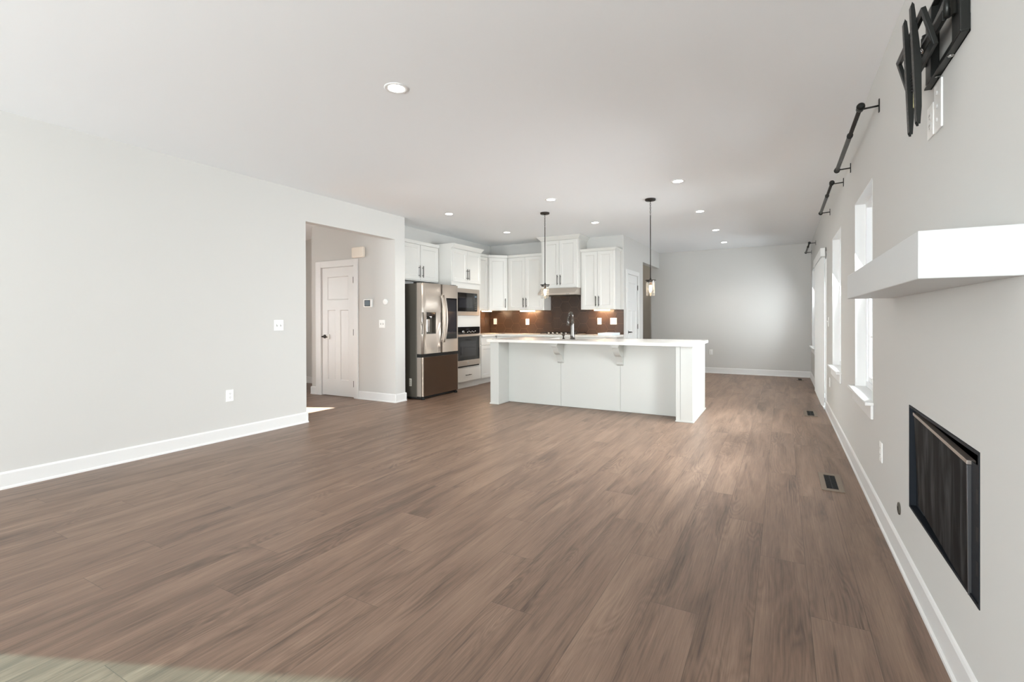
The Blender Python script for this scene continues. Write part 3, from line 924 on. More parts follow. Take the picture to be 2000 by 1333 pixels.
# ------------------------------------------------------------------ television bracket
tv = thing('television_bracket', 'black folded television wall bracket high on the right wall', 'bracket', (XR, 2.24, 1.93))
mb = MB()
py0, py1, pz0, pz1 = 2.02, 2.47, 2.120, 2.40
mb.box((XR - 0.024, py0, pz0), (XR - 0.0005, py1, pz0 + 0.006)).box((XR - 0.004, py0, pz0), (XR - 0.0005, py1, pz0 + 0.055))
mb.box((XR - 0.024, py0, pz1 - 0.006), (XR - 0.0005, py1, pz1)).box((XR - 0.004, py0, pz1 - 0.055), (XR - 0.0005, py1, pz1))
for ya, yb in ((py0, py0 + 0.085), (py1 - 0.11, py1 - 0.03)):
    mb.box((XR - 0.026, ya, pz0 + 0.006), (XR - 0.0005, yb, pz1 - 0.006), 0.003)
build('wall_frame', mb, M['black'], tv)
for yy in (2.18, 2.34):  # bright discs stand in for frame holes that show the wall
    build('hole_disc', MB().tube([(XR - 0.0105, yy, pz0 - 0.0003), (XR - 0.0105, yy, pz0 - 0.003)], [0.0095, 0.008], 12), M['chrome'], tv)
def bar(mb, a, b, w, t):
    a, b = Vector(a), Vector(b)
    d = (b - a); d.z = 0
    n = Vector((-d.y, d.x, 0)).normalized() * t
    lo = [a - n, b - n, b + n, a + n]
    mb.hexa([tuple(p - Vector((0, 0, w))) for p in lo], [tuple(p + Vector((0, 0, w))) for p in lo], bevel=0.002)
# open tilting head frame: long top and bottom bars, sloping end bars, middle plate
HN, HFAR = 2.124, 2.537
def tp(y, t):   # point on the tilted head plane, t = 0 top .. 1 bottom
    return Vector((0.420 + 0.034 * t, y, 2.281 - 0.134 * t))
def head_bar(mb, y0_, t0, y1_, t1, w, th=0.007):
    a, b = tp(y0_, t0), tp(y1_, t1)
    d = (b - a).normalized()
    nrm_ = Vector((0.134, 0, 0.034)).normalized()
    wv = d.cross(nrm_).normalized() * w
    nv_ = nrm_ * th
    lo = [a - wv - nv_, b - wv - nv_, b + wv - nv_, a + wv - nv_]
    hi = [a - wv + nv_, b - wv + nv_, b + wv + nv_, a + wv + nv_]
    mb.hexa([tuple(p) for p in lo], [tuple(p) for p in hi], bevel=0.0015)
mb = MB()
head_bar(mb, HN, 0.07, HFAR, 0.07, 0.010)
head_bar(mb, HN, 0.93, HFAR, 0.93, 0.010)
head_bar(mb, HN + 0.008, 0.0, HN + 0.008, 1.0, 0.010)
head_bar(mb, HFAR - 0.008, 0.0, HFAR - 0.008, 1.0, 0.010)
head_bar(mb, 2.330, 0.07, 2.330, 0.93, 0.060, 0.003)
build('head_frame', mb, M['black'], tv)
for yy, tt in ((2.25, 0.30), (2.25, 0.72), (2.36, 0.80)):
    p = tp(yy, tt)
    build('pivot_bolt', MB().tube([tuple(p + Vector((-0.002, 0, 0))), tuple(p + Vector((-0.012, 0, -0.002)))], [0.009, 0.007], 10), M['chrome'], tv)
for root_y, knee_y in ((2.06, 2.40), (2.43, 2.10)):
    mb = MB()
    bar(mb, (XR - 0.028, root_y, 2.265), (XR - 0.040, knee_y, 2.255), 0.026, 0.006)
    mb.tube([(XR - 0.038, knee_y, 2.215), (XR - 0.038, knee_y, 2.295)], 0.010, 12)
    bar(mb, (XR - 0.046, knee_y, 2.225), (0.452, 2.33 + (knee_y - 2.25) * 0.25, 2.205), 0.018, 0.005)
    mb.tube([(XR - 0.028, root_y, 2.20), (XR - 0.028, root_y, 2.32)], 0.011, 12)
    build('arm', mb, M['black'], tv)
for y in (2.212, 2.327):
    mb = MB()
    zt, zb = 2.345, 1.910
    def rx(z): return 0.400 + 0.017 * (zt - z) / (zt - zb)
    prof = [(zb, 0.004), (zb + 0.012, 0.0), (zt - 0.012, 0.0), (zt, 0.004), (zt - 0.01, 0.010), (2.20, 0.019), (2.12, 0.021), (1.97, 0.016), (zb, 0.010)]
    q = [(rx(z) + o_, z) for z, o_ in prof]
    mb.prism(q, y - 0.015, y - 0.0125, plane='xz')
    mb.prism(q, y + 0.0125, y + 0.015, plane='xz')
    lo = [(rx(zb), y - 0.0125, zb + 0.012), (rx(zb), y + 0.0125, zb + 0.012), (rx(zb) + 0.002, y + 0.0125, zb + 0.012), (rx(zb) + 0.002, y - 0.0125, zb + 0.012)]
    hi = [(rx(zt), y - 0.0125, zt - 0.012), (rx(zt), y + 0.0125, zt - 0.012), (rx(zt) + 0.002, y + 0.0125, zt - 0.012), (rx(zt) + 0.002, y - 0.0125, zt - 0.012)]
    mb.hexa(lo, hi)
    rl = build('screen_rail', mb, M['black'], tv)
    mb = MB()
    z = zb + 0.04
    while z < zt - 0.03:
        mb.box((rx(z) - 0.0008, y - 0.004, z - 0.005), (rx(z) + 0.0004, y + 0.004, z + 0.005))
        z += 0.022
    so_ = build('slot_row', mb, M['slot'], rl)
    so_['kind'] = 'stuff'
    build('tilt_knob', MB().tube([(rx(2.22) + 0.012, y + 0.0152, 2.22), (rx(2.22) + 0.012, y + 0.027, 2.22)], [0.011, 0.009], 12), M['chrome'], rl)
build('warning_tag', MB().box((0.424, 2.272, 2.0), (0.4255, 2.292, 2.06)), M['yellow'], tv, label='pale yellow tag behind the rails')
build('coiled_spring', MB().tube([(0.43 + 0.009 * math.cos(t * 0.9), 2.30 + 0.009 * math.sin(t * 0.9), 2.06 + t * 0.0016) for t in range(50)], 0.003, 6), M['rubber'], tv)

# ------------------------------------------------------------------ floor registers
def register(x0, x1, y0, y1, label):
    root = thing('floor_register', label, 'floor vent', ((x0 + x1) / 2, (y0 + y1) / 2, 0.0), 'floor registers along the right wall')
    mx, my = 0.034, 0.045
    mb = MB()
    h = 0.006
    mb.box((x0, y0, 0.0003), (x0 + mx, y1, h), 0.002).box((x1 - mx, y0, 0.0003), (x1, y1, h), 0.002)
    mb.box((x0 + mx, y0, 0.0003), (x1 - mx, y0 + my, h), 0.002).box((x0 + mx, y1 - my, 0.0003), (x1 - mx, y1, h), 0.002)
    build('rim', mb, M['register'], root)
    mb = MB().box((x0 + mx, y0 + my, 0.0003), (x1 - mx, y1 - my, 0.001))
    n = 15
    for i in range(n):
        y = y0 + my + (i + 0.5) * (y1 - y0 - 2 * my) / n
        mb.box((x0 + mx, y - 0.003, 0.001), (x1 - mx, y + 0.003, 0.0042))
    mb.box(((x0 + x1) / 2 - 0.003, y0 + my, 0.001), ((x0 + x1) / 2 + 0.003, y1 - my, 0.0046))
    build('grille', mb, M['rubber'], root)
register(0.245, 0.385, 4.08, 4.52, 'dark floor register nearest the camera, below the near window')
register(0.245, 0.385, 7.04, 7.48, 'dark floor register halfway along the right wall near the patio door')
register(0.245, 0.370, 10.93, 11.33, 'dark floor register at the far end in front of the far wall')

# ------------------------------------------------------------------ recessed ceiling lights
def downlight(x, y, label, power=24):
    root = thing('recessed_light', label, 'ceiling light', (x, y, CZ - 0.006), 'recessed ceiling lights')
    mb = MB().lathe((x, y, CZ), [(0.078, -0.0003), (0.078, -0.003), (0.070, -0.006), (0.054, -0.0045), (0.052, -0.0003)], 32)
    build('trim_ring', mb, M['trim'], root)
    mb = MB().tube([(x, y, CZ - 0.0034), (x, y, CZ - 0.0012)], 0.0525, 28)
    build('lens', mb, M['lens'], root)
    l = light('downlight_beam', 'SPOT', (x, y, CZ - 0.02), (0, 0, -1), power, (1.0, 0.93, 0.83), spot_size=R(120), spot_blend=1.0, shadow_soft_size=0.05)
    return root
for x, y, lb in ((-2.212, 2.422, 'round recessed ceiling light alone in the living room ceiling, nearest the camera'),
                 (-1.006, 5.597, 'recessed ceiling light in front of the right pendant, nearest of the right row'),
                 (-2.574, 5.658, 'recessed ceiling light just in front of the left pendant canopy'),
                 (-4.206, 5.697, 'recessed ceiling light in front of the refrigerator'),
                 (-2.588, 7.364, 'recessed ceiling light behind the island between the pendants'),
                 (-4.225, 7.418, 'recessed ceiling light in front of the kitchen corner cabinets'),
                 (-1.019, 7.335, 'recessed ceiling light second along the right row to the far wall'),
                 (-0.997, 9.029, 'recessed ceiling light third along the right row to the far wall'),
                 (-1.016, 10.578, 'recessed ceiling light closest to the far wall')):
    downlight(x, y, lb)

light('added_passage_fill', 'POINT', (-3.6, 11.6, 2.55), (0, 0, -1), 5, (1.0, 0.85, 0.68), shadow_soft_size=0.06)  # unseen lamp, added to lift the dark passage

# ------------------------------------------------------------------ pendants
def pendant(x, y, label):
    root = thing('pendant_lamp', label, 'pendant lamp', (x, y, 1.515), 'glass pendants over the island')
    mb = MB().lathe((x, y, CZ), [(0.066, -0.0003), (0.066, -0.018), (0.060, -0.024), (0.012, -0.026), (0.012, -0.034)], 28)
    build('canopy', mb, M['bronze'], root)
    # short chain then stem
    mb = MB()
    zt = CZ - 0.03
    for i in range(7):
        zc = zt - 0.014 - i * 0.024
        pts = []
        for k in range(13):
            t = 2 * math.pi * k / 12
            a, b = 0.007 * math.cos(t), 0.016 * math.sin(t)
            pts.append((x + (a if i % 2 else 0), y + (0 if i % 2 else a), zc + b))
        mb.tube(pts, 0.0022, 6)
    build('chain', mb, M['bronze'], root)
    build('stem', MB().tube([(x, y, zt - 0.175), (x, y, 1.715)], 0.0055, 10), M['bronze'], root)
    mb = MB().lathe((x, y, 0), [(0.010, 1.735), (0.014, 1.715), (0.068, 1.712), (0.068, 1.703), (0.052, 1.702), (0.052, 1.682), (0.020, 1.681)], 28)
    build('cap', mb, M['bronze'], root)
    build('socket', MB().tube([(x, y, 1.681), (x, y, 1.645)], [0.017, 0.014], 14), M['redbrown'], root)
    mb = MB().lathe((x, y, 0), [(0.0525, 1.702), (0.0525, 1.512), (0.0505, 1.510)], 32, caps=False)
    build('glass_shade', mb, M['glass'], root)
    mb = MB().lathe((x, y, 0), [(0.012, 1.648), (0.017, 1.630), (0.019, 1.610), (0.015, 1.582), (0.006, 1.558), (0.001, 1.553)], 18)
    build('bulb', mb, M['bulb'], root)
    light('pendant_glow', 'POINT', (x, y, 1.60), (0, 0, -1), 6, (1.0, 0.78, 0.5), shadow_soft_size=0.02)
pendant(-2.972, 6.32, 'clear glass pendant over the left half of the island')
pendant(-1.463, 6.26, 'clear glass pendant over the right end of the island')

# ------------------------------------------------------------------ cabinets
def shaker(fr, parent, u0, u1, z0, z1, w, name='door', rail=0.058):
    mb = MB(fr)
    t = 0.020
    door_leaf(mb, u0, u1, z0, z1, w, w + t, [(u0 + rail, u1 - rail, z0 + rail, z1 - rail)])
    return build(name, mb, M['cab'], parent)
def slab(fr, parent, u0, u1, z0, z1, w, name='drawer'):
    return build(name, MB(fr).box((u0, w, z0), (u1, w + 0.020, z1), 0.003), M['cab'], parent)
def pull(fr, parent, a, b, w):
    """bar pull from (u,z) a to b standing off the face at w"""
    mb = MB(fr)
    d = 0.032
    mb.tube([(a[0], w + d, a[1]), (b[0], w + d, b[1])], 0.0058, 10)
    for t in (0.16, 0.84):
        u, z = a[0] + (b[0] - a[0]) * t, a[1] + (b[1] - a[1]) * t
        mb.tube([(u, w, z), (u, w + d, z)], 0.0046, 8)
    build('handle', mb, M['bronze'], parent)
def crown(fr, parent, u0, u1, w0, w1, z0, z1, gl=0.035, gr=0.035, gf=0.035):
    mb = MB(fr)
    e_ = 0.0008
    lo = [(u0 - e_, w0, z0), (u1 + e_, w0, z0), (u1 + e_, w1 + 0.004, z0), (u0 - e_, w1 + 0.004, z0)]
    gl, gr = max(gl, e_), max(gr, e_)
    hi = [(u0 - gl, w0, z1 - 0.012), (u1 + gr, w0, z1 - 0.012), (u1 + gr, w1 + gf, z1 - 0.012), (u0 - gl, w1 + gf, z1 - 0.012)]
    mb.hexa(lo, hi)
    mb.box((u0 - gl, w0, z1 - 0.012), (u1 + gr, w1 + gf + 0.003, z1), 0.0015)
    build('crown', mb, M['cab'], parent)
def carcass(fr, parent, u0, u1, w0, w1, z0, z1, name='carcass'):
    return build(name, MB(fr).box((u0, w0, z0), (u1, w1, z1), 0.0015), M['cab'], parent)

FK = FR_E(XK)       # left kitchen wall, u = y, w = out of the wall (+x)
FB = FR_N(YK)       # back wall, u = x, w = out of the wall (-y)
GAP = 0.0015

# over the refrigerator
DW = 0.205
oc = thing('wall_cabinet', 'white two-door cabinet above the refrigerator', 'cabinet', (XK + 0.1, 6.17, 1.84))
carcass(FK, oc, 5.685, 6.657, 0.001, DW, 1.84, 2.44)
for a, b, hu in ((5.70, 6.168, 6.130), (6.178, 6.644, 6.215)):
    d = shaker(FK, oc, a, b, 1.858, 2.425, DW)
    pull(FK, d, (hu, 1.895), (hu, 2.085), DW + 0.02)
crown(FK, oc, 5.69, 6.657, 0.001, DW + 0.02, 2.43, 2.485, 0, 0, 0.012)

# oven tower: open front frame built round the appliances
TU0, TU1, TD = 6.664, 7.560, 0.480
tw = thing('oven_tower_cabinet', 'tall white cabinet housing the microwave and wall oven beside the refrigerator', 'cabinet', (XK + 0.25, 7.11, 0))
MWZ, OVZ = (1.280, 1.755), (0.385, 1.083)
AU0, AU1 = 6.725, 7.503
mb = MB(FK)
mb.box((TU0, 0.001, 0.105), (AU0, TD, 2.45)).box((AU1, 0.001, 0.105), (TU1, TD, 2.45))
mb.box((AU0, 0.001, 0.105), (AU1, TD, OVZ[0] - 0.012)).box((AU0, 0.001, OVZ[1]), (AU1, TD, MWZ[0])).box((AU0, 0.001, MWZ[1]), (AU1, TD, 2.45))
mb.box((AU0, 0.001, OVZ[0] - 0.012), (AU1, 0.02, MWZ[1]))
build('carcass', mb, M['cab'], tw)
build('toe_kick', MB(FK).box((TU0, 0.001, 0), (TU1, TD - 0.045, 0.105)), M['cab'], tw)
um = (TU0 + TU1) / 2
for a, b, hu in ((TU0 + 0.012, um - 0.002, um - 0.028), (um + 0.002, TU1 - 0.012, um + 0.028)):
    d = shaker(FK, tw, a, b, 1.860, 2.415, TD)
    pull(FK, d, (hu, 1.905), (hu, 2.095), TD + 0.02)
crown(FK, tw, TU0, TU1, 0.001, TD + 0.02, 2.43, 2.505, 0.0, 0.045, 0.040)
d = slab(FK, tw, TU0 + 0.012, TU1 - 0.012, 0.125, 0.352, TD)
pull(FK, d, (um - 0.085, 0.235), (um + 0.085, 0.235), TD + 0.02)

# microwave
mw = thing('microwave', 'built-in microwave with steel trim in the tall cabinet', 'microwave', (XK + TD, um, MWZ[0]))
iu0, iu1, iz0, iz1 = AU0 + 0.062, AU1 - 0.085, 1.353, 1.680
mb = MB(FK)
F0, F1 = TD + 0.001, TD + 0.024
A0, A1, B0, B1 = AU0 + 0.001, AU1 - 0.001, MWZ[0] + 0.002, MWZ[1] - 0.002
mb.box((A0, F0, B0), (iu0, F1, B1), 0.002).box((iu1, F0, B0), (A1, F1, B1), 0.002).box((iu0, F0, B0), (iu1, F1, iz0), 0.002).box((iu0, F0, iz1), (iu1, F1, B1), 0.002)
build('trim_frame', mb, M['steel'], mw)
build('body', MB(FK).box((A0 + 0.01, 0.15, B0 + 0.02), (A1 - 0.01, TD, B1 - 0.02)), M['rubber'], mw)
du = iu1 - 0.10
dr = build('door', MB(FK).box((iu0 + 0.001, F0, iz0 + 0.001), (du - 0.002, F1 + 0.006, iz1 - 0.001), 0.003), M['gloss'], mw)
build('window', MB(FK).box((iu0 + 0.06, F1 + 0.0058, iz0 + 0.065), (du - 0.06, F1 + 0.0068, iz1 - 0.075)), M['screen'], dr)
cpn = build('control_panel', MB(FK).box((du, F0, iz0 + 0.001), (iu1 - 0.001, F1 + 0.006, iz1 - 0.001), 0.003), M['gloss'], mw)
build('display', MB(FK).box((du + 0.02, F1 + 0.0058, iz1 - 0.075), (iu1 - 0.02, F1 + 0.0068, iz1 - 0.045)), M['grey'], cpn)
mb = MB(FK)
for i in range(6):
    for j in range(3):
        mb.box((du + 0.02 + j * 0.022, F1 + 0.0058, iz0 + 0.03 + i * 0.034), (du + 0.034 + j * 0.022, F1 + 0.0066, iz0 + 0.044 + i * 0.034))
build('keypad', mb, M['slot'], cpn)

# wall oven
ov = thing('wall_oven', 'stainless and black glass wall oven under the microwave', 'oven', (XK + TD, um, OVZ[0]))
build('body', MB(FK).box((A0 + 0.01, 0.12, OVZ[0]), (A1 - 0.01, TD, OVZ[1] - 0.004)), M['rubber'], ov)
cpn = build('control_panel', MB(FK).box((A0, F0, 0.957), (A1, F1 + 0.006, OVZ[1] - 0.003), 0.003), M['gloss'], ov)
build('display', MB(FK).box((um - 0.05, F1 + 0.0058, 1.018), (um + 0.05, F1 + 0.0068, 1.058)), M['screen'], cpn)
build('knob', MB(FK).tube([(AU0 + 0.24, F1 + 0.006, 0.995), (AU0 + 0.24, F1 + 0.03, 0.995)], [0.024, 0.021], 20), M['chrome'], cpn)
mb = MB(FK)
for i in range(6):
    mb.box((um - 0.02 + i * 0.05, F1 + 0.0058, 0.985 + 0.012 * (i % 2)), (um + i * 0.05, F1 + 0.0066, 0.995 + 0.012 * (i % 2)))
build('keypad', mb, M['plate'], cpn)
mb = MB(FK)
mb.box((A0, F0, 0.40), (A0 + 0.02, F1 + 0.01, 0.952), 0.002).box((A1 - 0.02, F0, 0.40), (A1, F1 + 0.01, 0.952), 0.002)
mb.box((A0 + 0.02, F0, 0.40), (A1 - 0.02, F1 + 0.01, 0.497), 0.002).box((A0 + 0.02, F0, 0.91), (A1 - 0.02, F1 + 0.01, 0.952), 0.002)
od = build('door', mb, M['steel'], ov)
build('door_glass', MB(FK).box((A0 + 0.02, F0, 0.497), (A1 - 0.02, F1 + 0.009, 0.91)), M['gloss'], od)
build('window', MB(FK).box((A0 + 0.13, F1 + 0.0088, 0.56), (A1 - 0.13, F1 + 0.0098, 0.83)), M['screen'], od)
build('badge', MB(FK).tube([(um, F1 + 0.009, 0.45), (um, F1 + 0.0115, 0.45)], 0.017, 18), M['chrome'], od)
mb = MB(FK).tube([(A0 + 0.03, F1 + 0.05, 0.932), (A1 - 0.03, F1 + 0.05, 0.932)], 0.011, 12)
for u in (A0 + 0.07, A1 - 0.07):
    mb.tube([(u, F1 + 0.008, 0.932), (u, F1 + 0.05, 0.932)], 0.008, 8)
build('handle', mb, M['steel'], od)
build('vent_gap', MB(FK).box((A0, F0 - 0.0005, OVZ[0] - 0.010), (A1, F0 + 0.012, 0.398)), M['rubber'], ov)

# wall cabinets right of the tower and round the corner
UZ0, UZ1 = 1.385, 2.435
UD = 0.33
nc = thing('wall_cabinet', 'narrow white wall cabinet between the oven tower and the corner', 'cabinet', (XK + 0.16, 7.82, UZ0))
carcass(FK, nc, TU1 + 0.047, 8.075, 0.001, UD - 0.02, UZ0, UZ1)
shaker(FK, nc, TU1 + 0.055, 8.066, UZ0 + 0.012, UZ1 - 0.02, UD - 0.02)
crown(FK, nc, TU1 + 0.047, 8.075, 0.001, UD, UZ1 - 0.015, UZ1 + 0.035, 0, 0, 0.012)

# diagonal corner cabinet
P1, P2 = Vector((XK + UD, 8.08)), Vector((XK + 0.61, YK - UD - 0.01))
dc = thing('corner_cabinet', 'white diagonal wall cabinet in the kitchen corner', 'cabinet', ((P1.x + P2.x) / 2, (P1.y + P2.y) / 2, UZ0))
dirv = (P2 - P1); wid = dirv.length; dirv.normalize()
nrm = Vector((dirv.y, -dirv.x))
FD = lambda p: Vector((P1.x + dirv.x * p[0] + nrm.x * p[1], P1.y + dirv.y * p[0] + nrm.y * p[1], p[2]))
poly = [(XK + 0.001, P1.y), (P1.x, P1.y), (P2.x, P2.y), (P2.x, YK - 0.001), (XK + 0.001, YK - 0.001)]
build('carcass', MB().prism(poly, UZ0, UZ1), M['cab'], dc)
d = shaker(FD, dc, 0.018, wid - 0.018, UZ0 + 0.012, UZ1 - 0.02, 0.0005)
pull(FD, d, (wid - 0.052, UZ0 + 0.05), (wid - 0.052, UZ0 + 0.235), 0.0205)
off = 0.022
polyt = [(XK + 0.001, P1.y), (P1.x + off * 0.6, P1.y), (P1.x + nrm.x * off + 0.006, P1.y + nrm.y * off), (P2.x + nrm.x * off, P2.y + nrm.y * off - 0.006), (P2.x, P2.y - off * 0.6), (P2.x, YK - 0.001), (XK + 0.001, YK - 0.001)]
build('crown', MB().prism(polyt, UZ1 - 0.015, UZ1 + 0.035), M['cab'], dc)

# back wall uppers
XC0 = P2.x + 0.002
XT0, XT1 = -3.955, -3.215
XR0, XR1 = -3.212, -2.572
def upper_pair(label, x0, x1, z0, z1, dep, tz, cr_):
    c = thing('wall_cabinet', label, 'cabinet', ((x0 + x1) / 2, YK - dep / 2, z0))
    carcass(FB, c, x0, x1, 0.001, dep - 0.02, z0, z1)
    xm = (x0 + x1) / 2
    for a, b, hu in ((x0 + 0.030, xm - 0.002, xm - 0.030), (xm + 0.002, x1 - 0.030, xm + 0.030)):
        d = shaker(FB, c, a, b, z0 + 0.014, z1 - tz, dep - 0.02)
        pull(FB, d, (hu, z0 + 0.055), (hu, z0 + 0.24), dep)
    crown(FB, c, x0, x1, 0.001, dep, z1 - 0.015, *cr_)
    return c
upper_pair('white two-door wall cabinet left of the range hood', XC0, XT0 - 0.002, UZ0, UZ1, UD + 0.01, 0.02, (UZ1 + 0.035, 0, 0, 0.012))
upper_pair('tall white two-door cabinet above the range hood reaching the ceiling', XT0, XT1, 1.785, 2.685, 0.455, 0.025, (CZ - 0.001, 0.06, 0.06, 0.06))
upper_pair('white two-door wall cabinet right of the range hood', XR0, XR1, UZ0, UZ1 + 0.01, UD + 0.01, 0.02, (UZ1 + 0.045, 0, 0.03, 0.025))

# under-cabinet light bars
def led(label, fr, u0, u1, w):
    root = thing('light_bar', label, 'under-cabinet light', fr(((u0 + u1) / 2, w, UZ0 - 0.016)), 'warm light bars under the wall cabinets')
    build('housing', MB(fr).box((u0, w - 0.03, UZ0 - 0.008), (u1, w + 0.03, UZ0 - 0.0003)), M['plate'], root)
    build('diffuser', MB(fr).box((u0 + 0.004, w - 0.026, UZ0 - 0.018), (u1 - 0.004, w + 0.026, UZ0 - 0.0078), 0.003), M['ledstrip'], root)
led('warm light bar under the corner cabinets beside the oven tower', FK, 8.12, 8.42, 0.18)
led('warm light bar under the cabinet left of the range hood', FB, -4.56, -4.25, 0.14)
led('warm light bar under the cabinet right of the range hood', FB, -3.02, -2.73, 0.14)

# range hood
hd = thing('range_hood', 'stainless steel range hood under the tall cabinet', 'range hood', ((XT0 + XT1) / 2, YK - 0.25, 1.66))
h0, h1 = XT0 + 0.003, XT1 - 0.003
HZ0, HZ1, HF, HT = 1.655, 1.784, 0.60, 0.46
mb = MB(FB)
prof = [(0.001, HZ1), (HT, HZ1), (HF, HZ0 + 0.030), (HF, HZ0), (0.001, HZ0)]
v = [(h0, w, z) for w, z in prof] + [(h1, w, z) for w, z in prof]
n = len(prof)
mb._add(v, [tuple(range(n)), tuple(range(n, 2 * n))] + [(i, (i + 1) % n, n + (i + 1) % n, n + i) for i in range(n)])
build('hood_shell', mb, M['steel'], hd)
build('filter', MB(FB).box((h0 + 0.05, 0.08, HZ0 - 0.004), (h1 - 0.05, HF - 0.10, HZ0 + 0.002)), M['darkgrey'], hd)
for u in (h0 + 0.14, h1 - 0.14):
    build('hood_button', MB(FB).box((u - 0.03, HF, HZ0 + 0.008), (u + 0.03, HF + 0.003, HZ0 + 0.02)), M['chrome'], hd)

# base cabinets
BD, BZ = 0.60, 0.892
def base_unit(label, fr, u0, u1, doors, dep=BD, drawer=True, pulls=True):
    p = fr(((u0 + u1) / 2, dep / 2, 0))
    c = thing('base_cabinet', label, 'cabinet', p)
    carcass(fr, c, u0, u1, 0.001, dep - 0.02, 0.105, BZ)
    build('toe_kick', MB(fr).box((u0, 0.001, 0), (u1, dep - 0.085, 0.105)), M['cab'], c)
    w = (u1 - u0) / doors
    for i in range(doors):
        a, b = u0 + i * w + 0.006, u0 + (i + 1) * w - 0.006
        if drawer:
            d = slab(fr, c, a, b, 0.735, 0.875, dep - 0.02)
            if pulls: pull(fr, d, ((a + b) / 2 - 0.07, 0.805), ((a + b) / 2 + 0.07, 0.805), dep)
        d = shaker(fr, c, a, b, 0.125, 0.72 if drawer else 0.875, dep - 0.02)
        if pulls: pull(fr, d, (b - 0.03, 0.48), (b - 0.03, 0.66), dep)
    return c
base_unit('white base cabinet between the oven tower and the corner', FK, TU1 + 0.002, 8.108, 1, TD + 0.02, True, False)
base_unit('white base cabinet in the corner left of the cooktop', FB, XK + 0.503, -3.99, 2)
base_unit('white base cabinet under the cooktop', FB, -3.987, -3.19, 2)
base_unit('white base cabinet right of the cooktop', FB, -3.187, XP - 0.125, 1)

# L-shaped kitchen worktop
mb = MB()
cx1, cyf = XK + TD + 0.055, YK - BD - 0.03
mb.box((XK + 0.015, TU1 + 0.003, 0.893), (cx1, cyf, 0.928))
mb.box((XK + 0.015, cyf, 0.893), (XP - 0.01, YK - 0.015, 0.928))
build('kitchen_worktop', mb, M['quartz'], None, 'white quartz worktop running round the kitchen corner under the brown tile', 'countertop')

# hexagon backsplash on each wall, tiles slightly proud of the grout
def clip(poly, u0, u1, z0, z1):
    def cut(P, inside, inter):
        out = []
        for i in range(len(P)):
            a, b = P[i - 1], P[i]
            if inside(b):
                if not inside(a): out.append(inter(a, b))
                out.append(b)
            elif inside(a): out.append(inter(a, b))
        return out
    def ix(v): return lambda a, b: (v, a[1] + (b[1] - a[1]) * (v - a[0]) / (b[0] - a[0]))
    def iz(v): return lambda a, b: (a[0] + (b[0] - a[0]) * (v - a[1]) / (b[1] - a[1]), v)
    for ins, it in ((lambda p: p[0] >= u0, ix(u0)), (lambda p: p[0] <= u1, ix(u1)), (lambda p: p[1] >= z0, iz(z0)), (lambda p: p[1] <= z1, iz(z1))):
        if not poly: return []
        poly = cut(poly, ins, it)
    return poly
def hex_splash(name, fr, rects, cu, cz_, label):
    mb = MB(fr)
    s = 0.1205
    for (u0, u1, z0, z1) in rects:
        mb.box((u0, 0.0005, z0), (u1, 0.009, z1), mi=1)
    h = s * math.sqrt(3)
    for i in range(-22, 23):
        for j in range(-12, 13):
            u = cu + i * 1.5 * s
            z = cz_ + j * h + (h / 2 if i % 2 else 0)
            ss = s - 0.0026
            hexp = [(u + ss * math.cos(R(60 * k)), z + ss * math.sin(R(60 * k))) for k in range(6)]
            for (u0, u1, z0, z1) in rects:
                p = clip(hexp, u0, u1, z0, z1)
                if len(p) >= 3:
                    q = []
                    for a in p:
                        if not q or (abs(a[0] - q[-1][0]) + abs(a[1] - q[-1][1])) > 1e-5: q.append(a)
                    if (abs(q[0][0] - q[-1][0]) + abs(q[0][1] - q[-1][1])) < 1e-5: q.pop()
                    if len(q) < 3: continue
                    n = len(q)
                    v = [(a[0], 0.0095, a[1]) for a in q] + [(a[0], 0.0125, a[1]) for a in q]
                    mb._add(v, [tuple(range(n, 2 * n))] + [(k, (k + 1) % n, n + (k + 1) % n, n + k) for k in range(n)])
    build(name, mb, [M['tile'], M['grout']], None, label, 'backsplash')
hex_splash('tile_backsplash', FB, [(XK + 0.014, XT0, 0.9285, UZ0 - 0.0005), (XT0, XT1, 0.9285, HZ0 - 0.0005), (XT1, XP - 0.001, 0.9285, UZ0 - 0.0005)], -2.927, 1.232,
           'brown hexagon tile backsplash on the kitchen back wall behind the cooktop')
hex_splash('tile_backsplash', FK, [(TU1 + 0.003, YK - 0.0006, 0.9285, UZ0 - 0.0005)], 8.2, 1.232,
           'narrow brown hexagon tile backsplash on the side wall beside the oven tower')

# cooktop
ck = thing('gas_cooktop', 'stainless gas cooktop with black grates on the back worktop', 'cooktop', (-3.585, 8.36, 0.9285))
c0, c1, yb0, yb1 = -3.97, -3.205, 8.095, 8.60
build('burner_tray', MB().box((c0, yb0, 0.9283), (c1, yb1, 0.940), 0.004), M['steel'], ck)
for i in range(3):
    a = c0 + 0.02 + i * (c1 - c0 - 0.04) / 3 + 0.004
    b = c0 + 0.02 + (i + 1) * (c1 - c0 - 0.04) / 3 - 0.004
    mb = MB()
    z = 0.968
    for y in (yb0 + 0.10, (yb0 + yb1) / 2 + 0.04, yb1 - 0.02):
        mb.box((a, y - 0.006, z - 0.012), (b, y + 0.006, z), 0.002)
    for x in (a + 0.006, (a + b) / 2, b - 0.006):
        mb.box((x - 0.006, yb0 + 0.10, z - 0.012), (x + 0.006, yb1 - 0.02, z), 0.002)
    for x in (a + 0.006, b - 0.006):
        for y in (yb0 + 0.10, yb1 - 0.02):
            mb.box((x - 0.006, y - 0.006, 0.9395), (x + 0.006, y + 0.006, z - 0.012))
    build('grate', mb, M['iron'], ck)
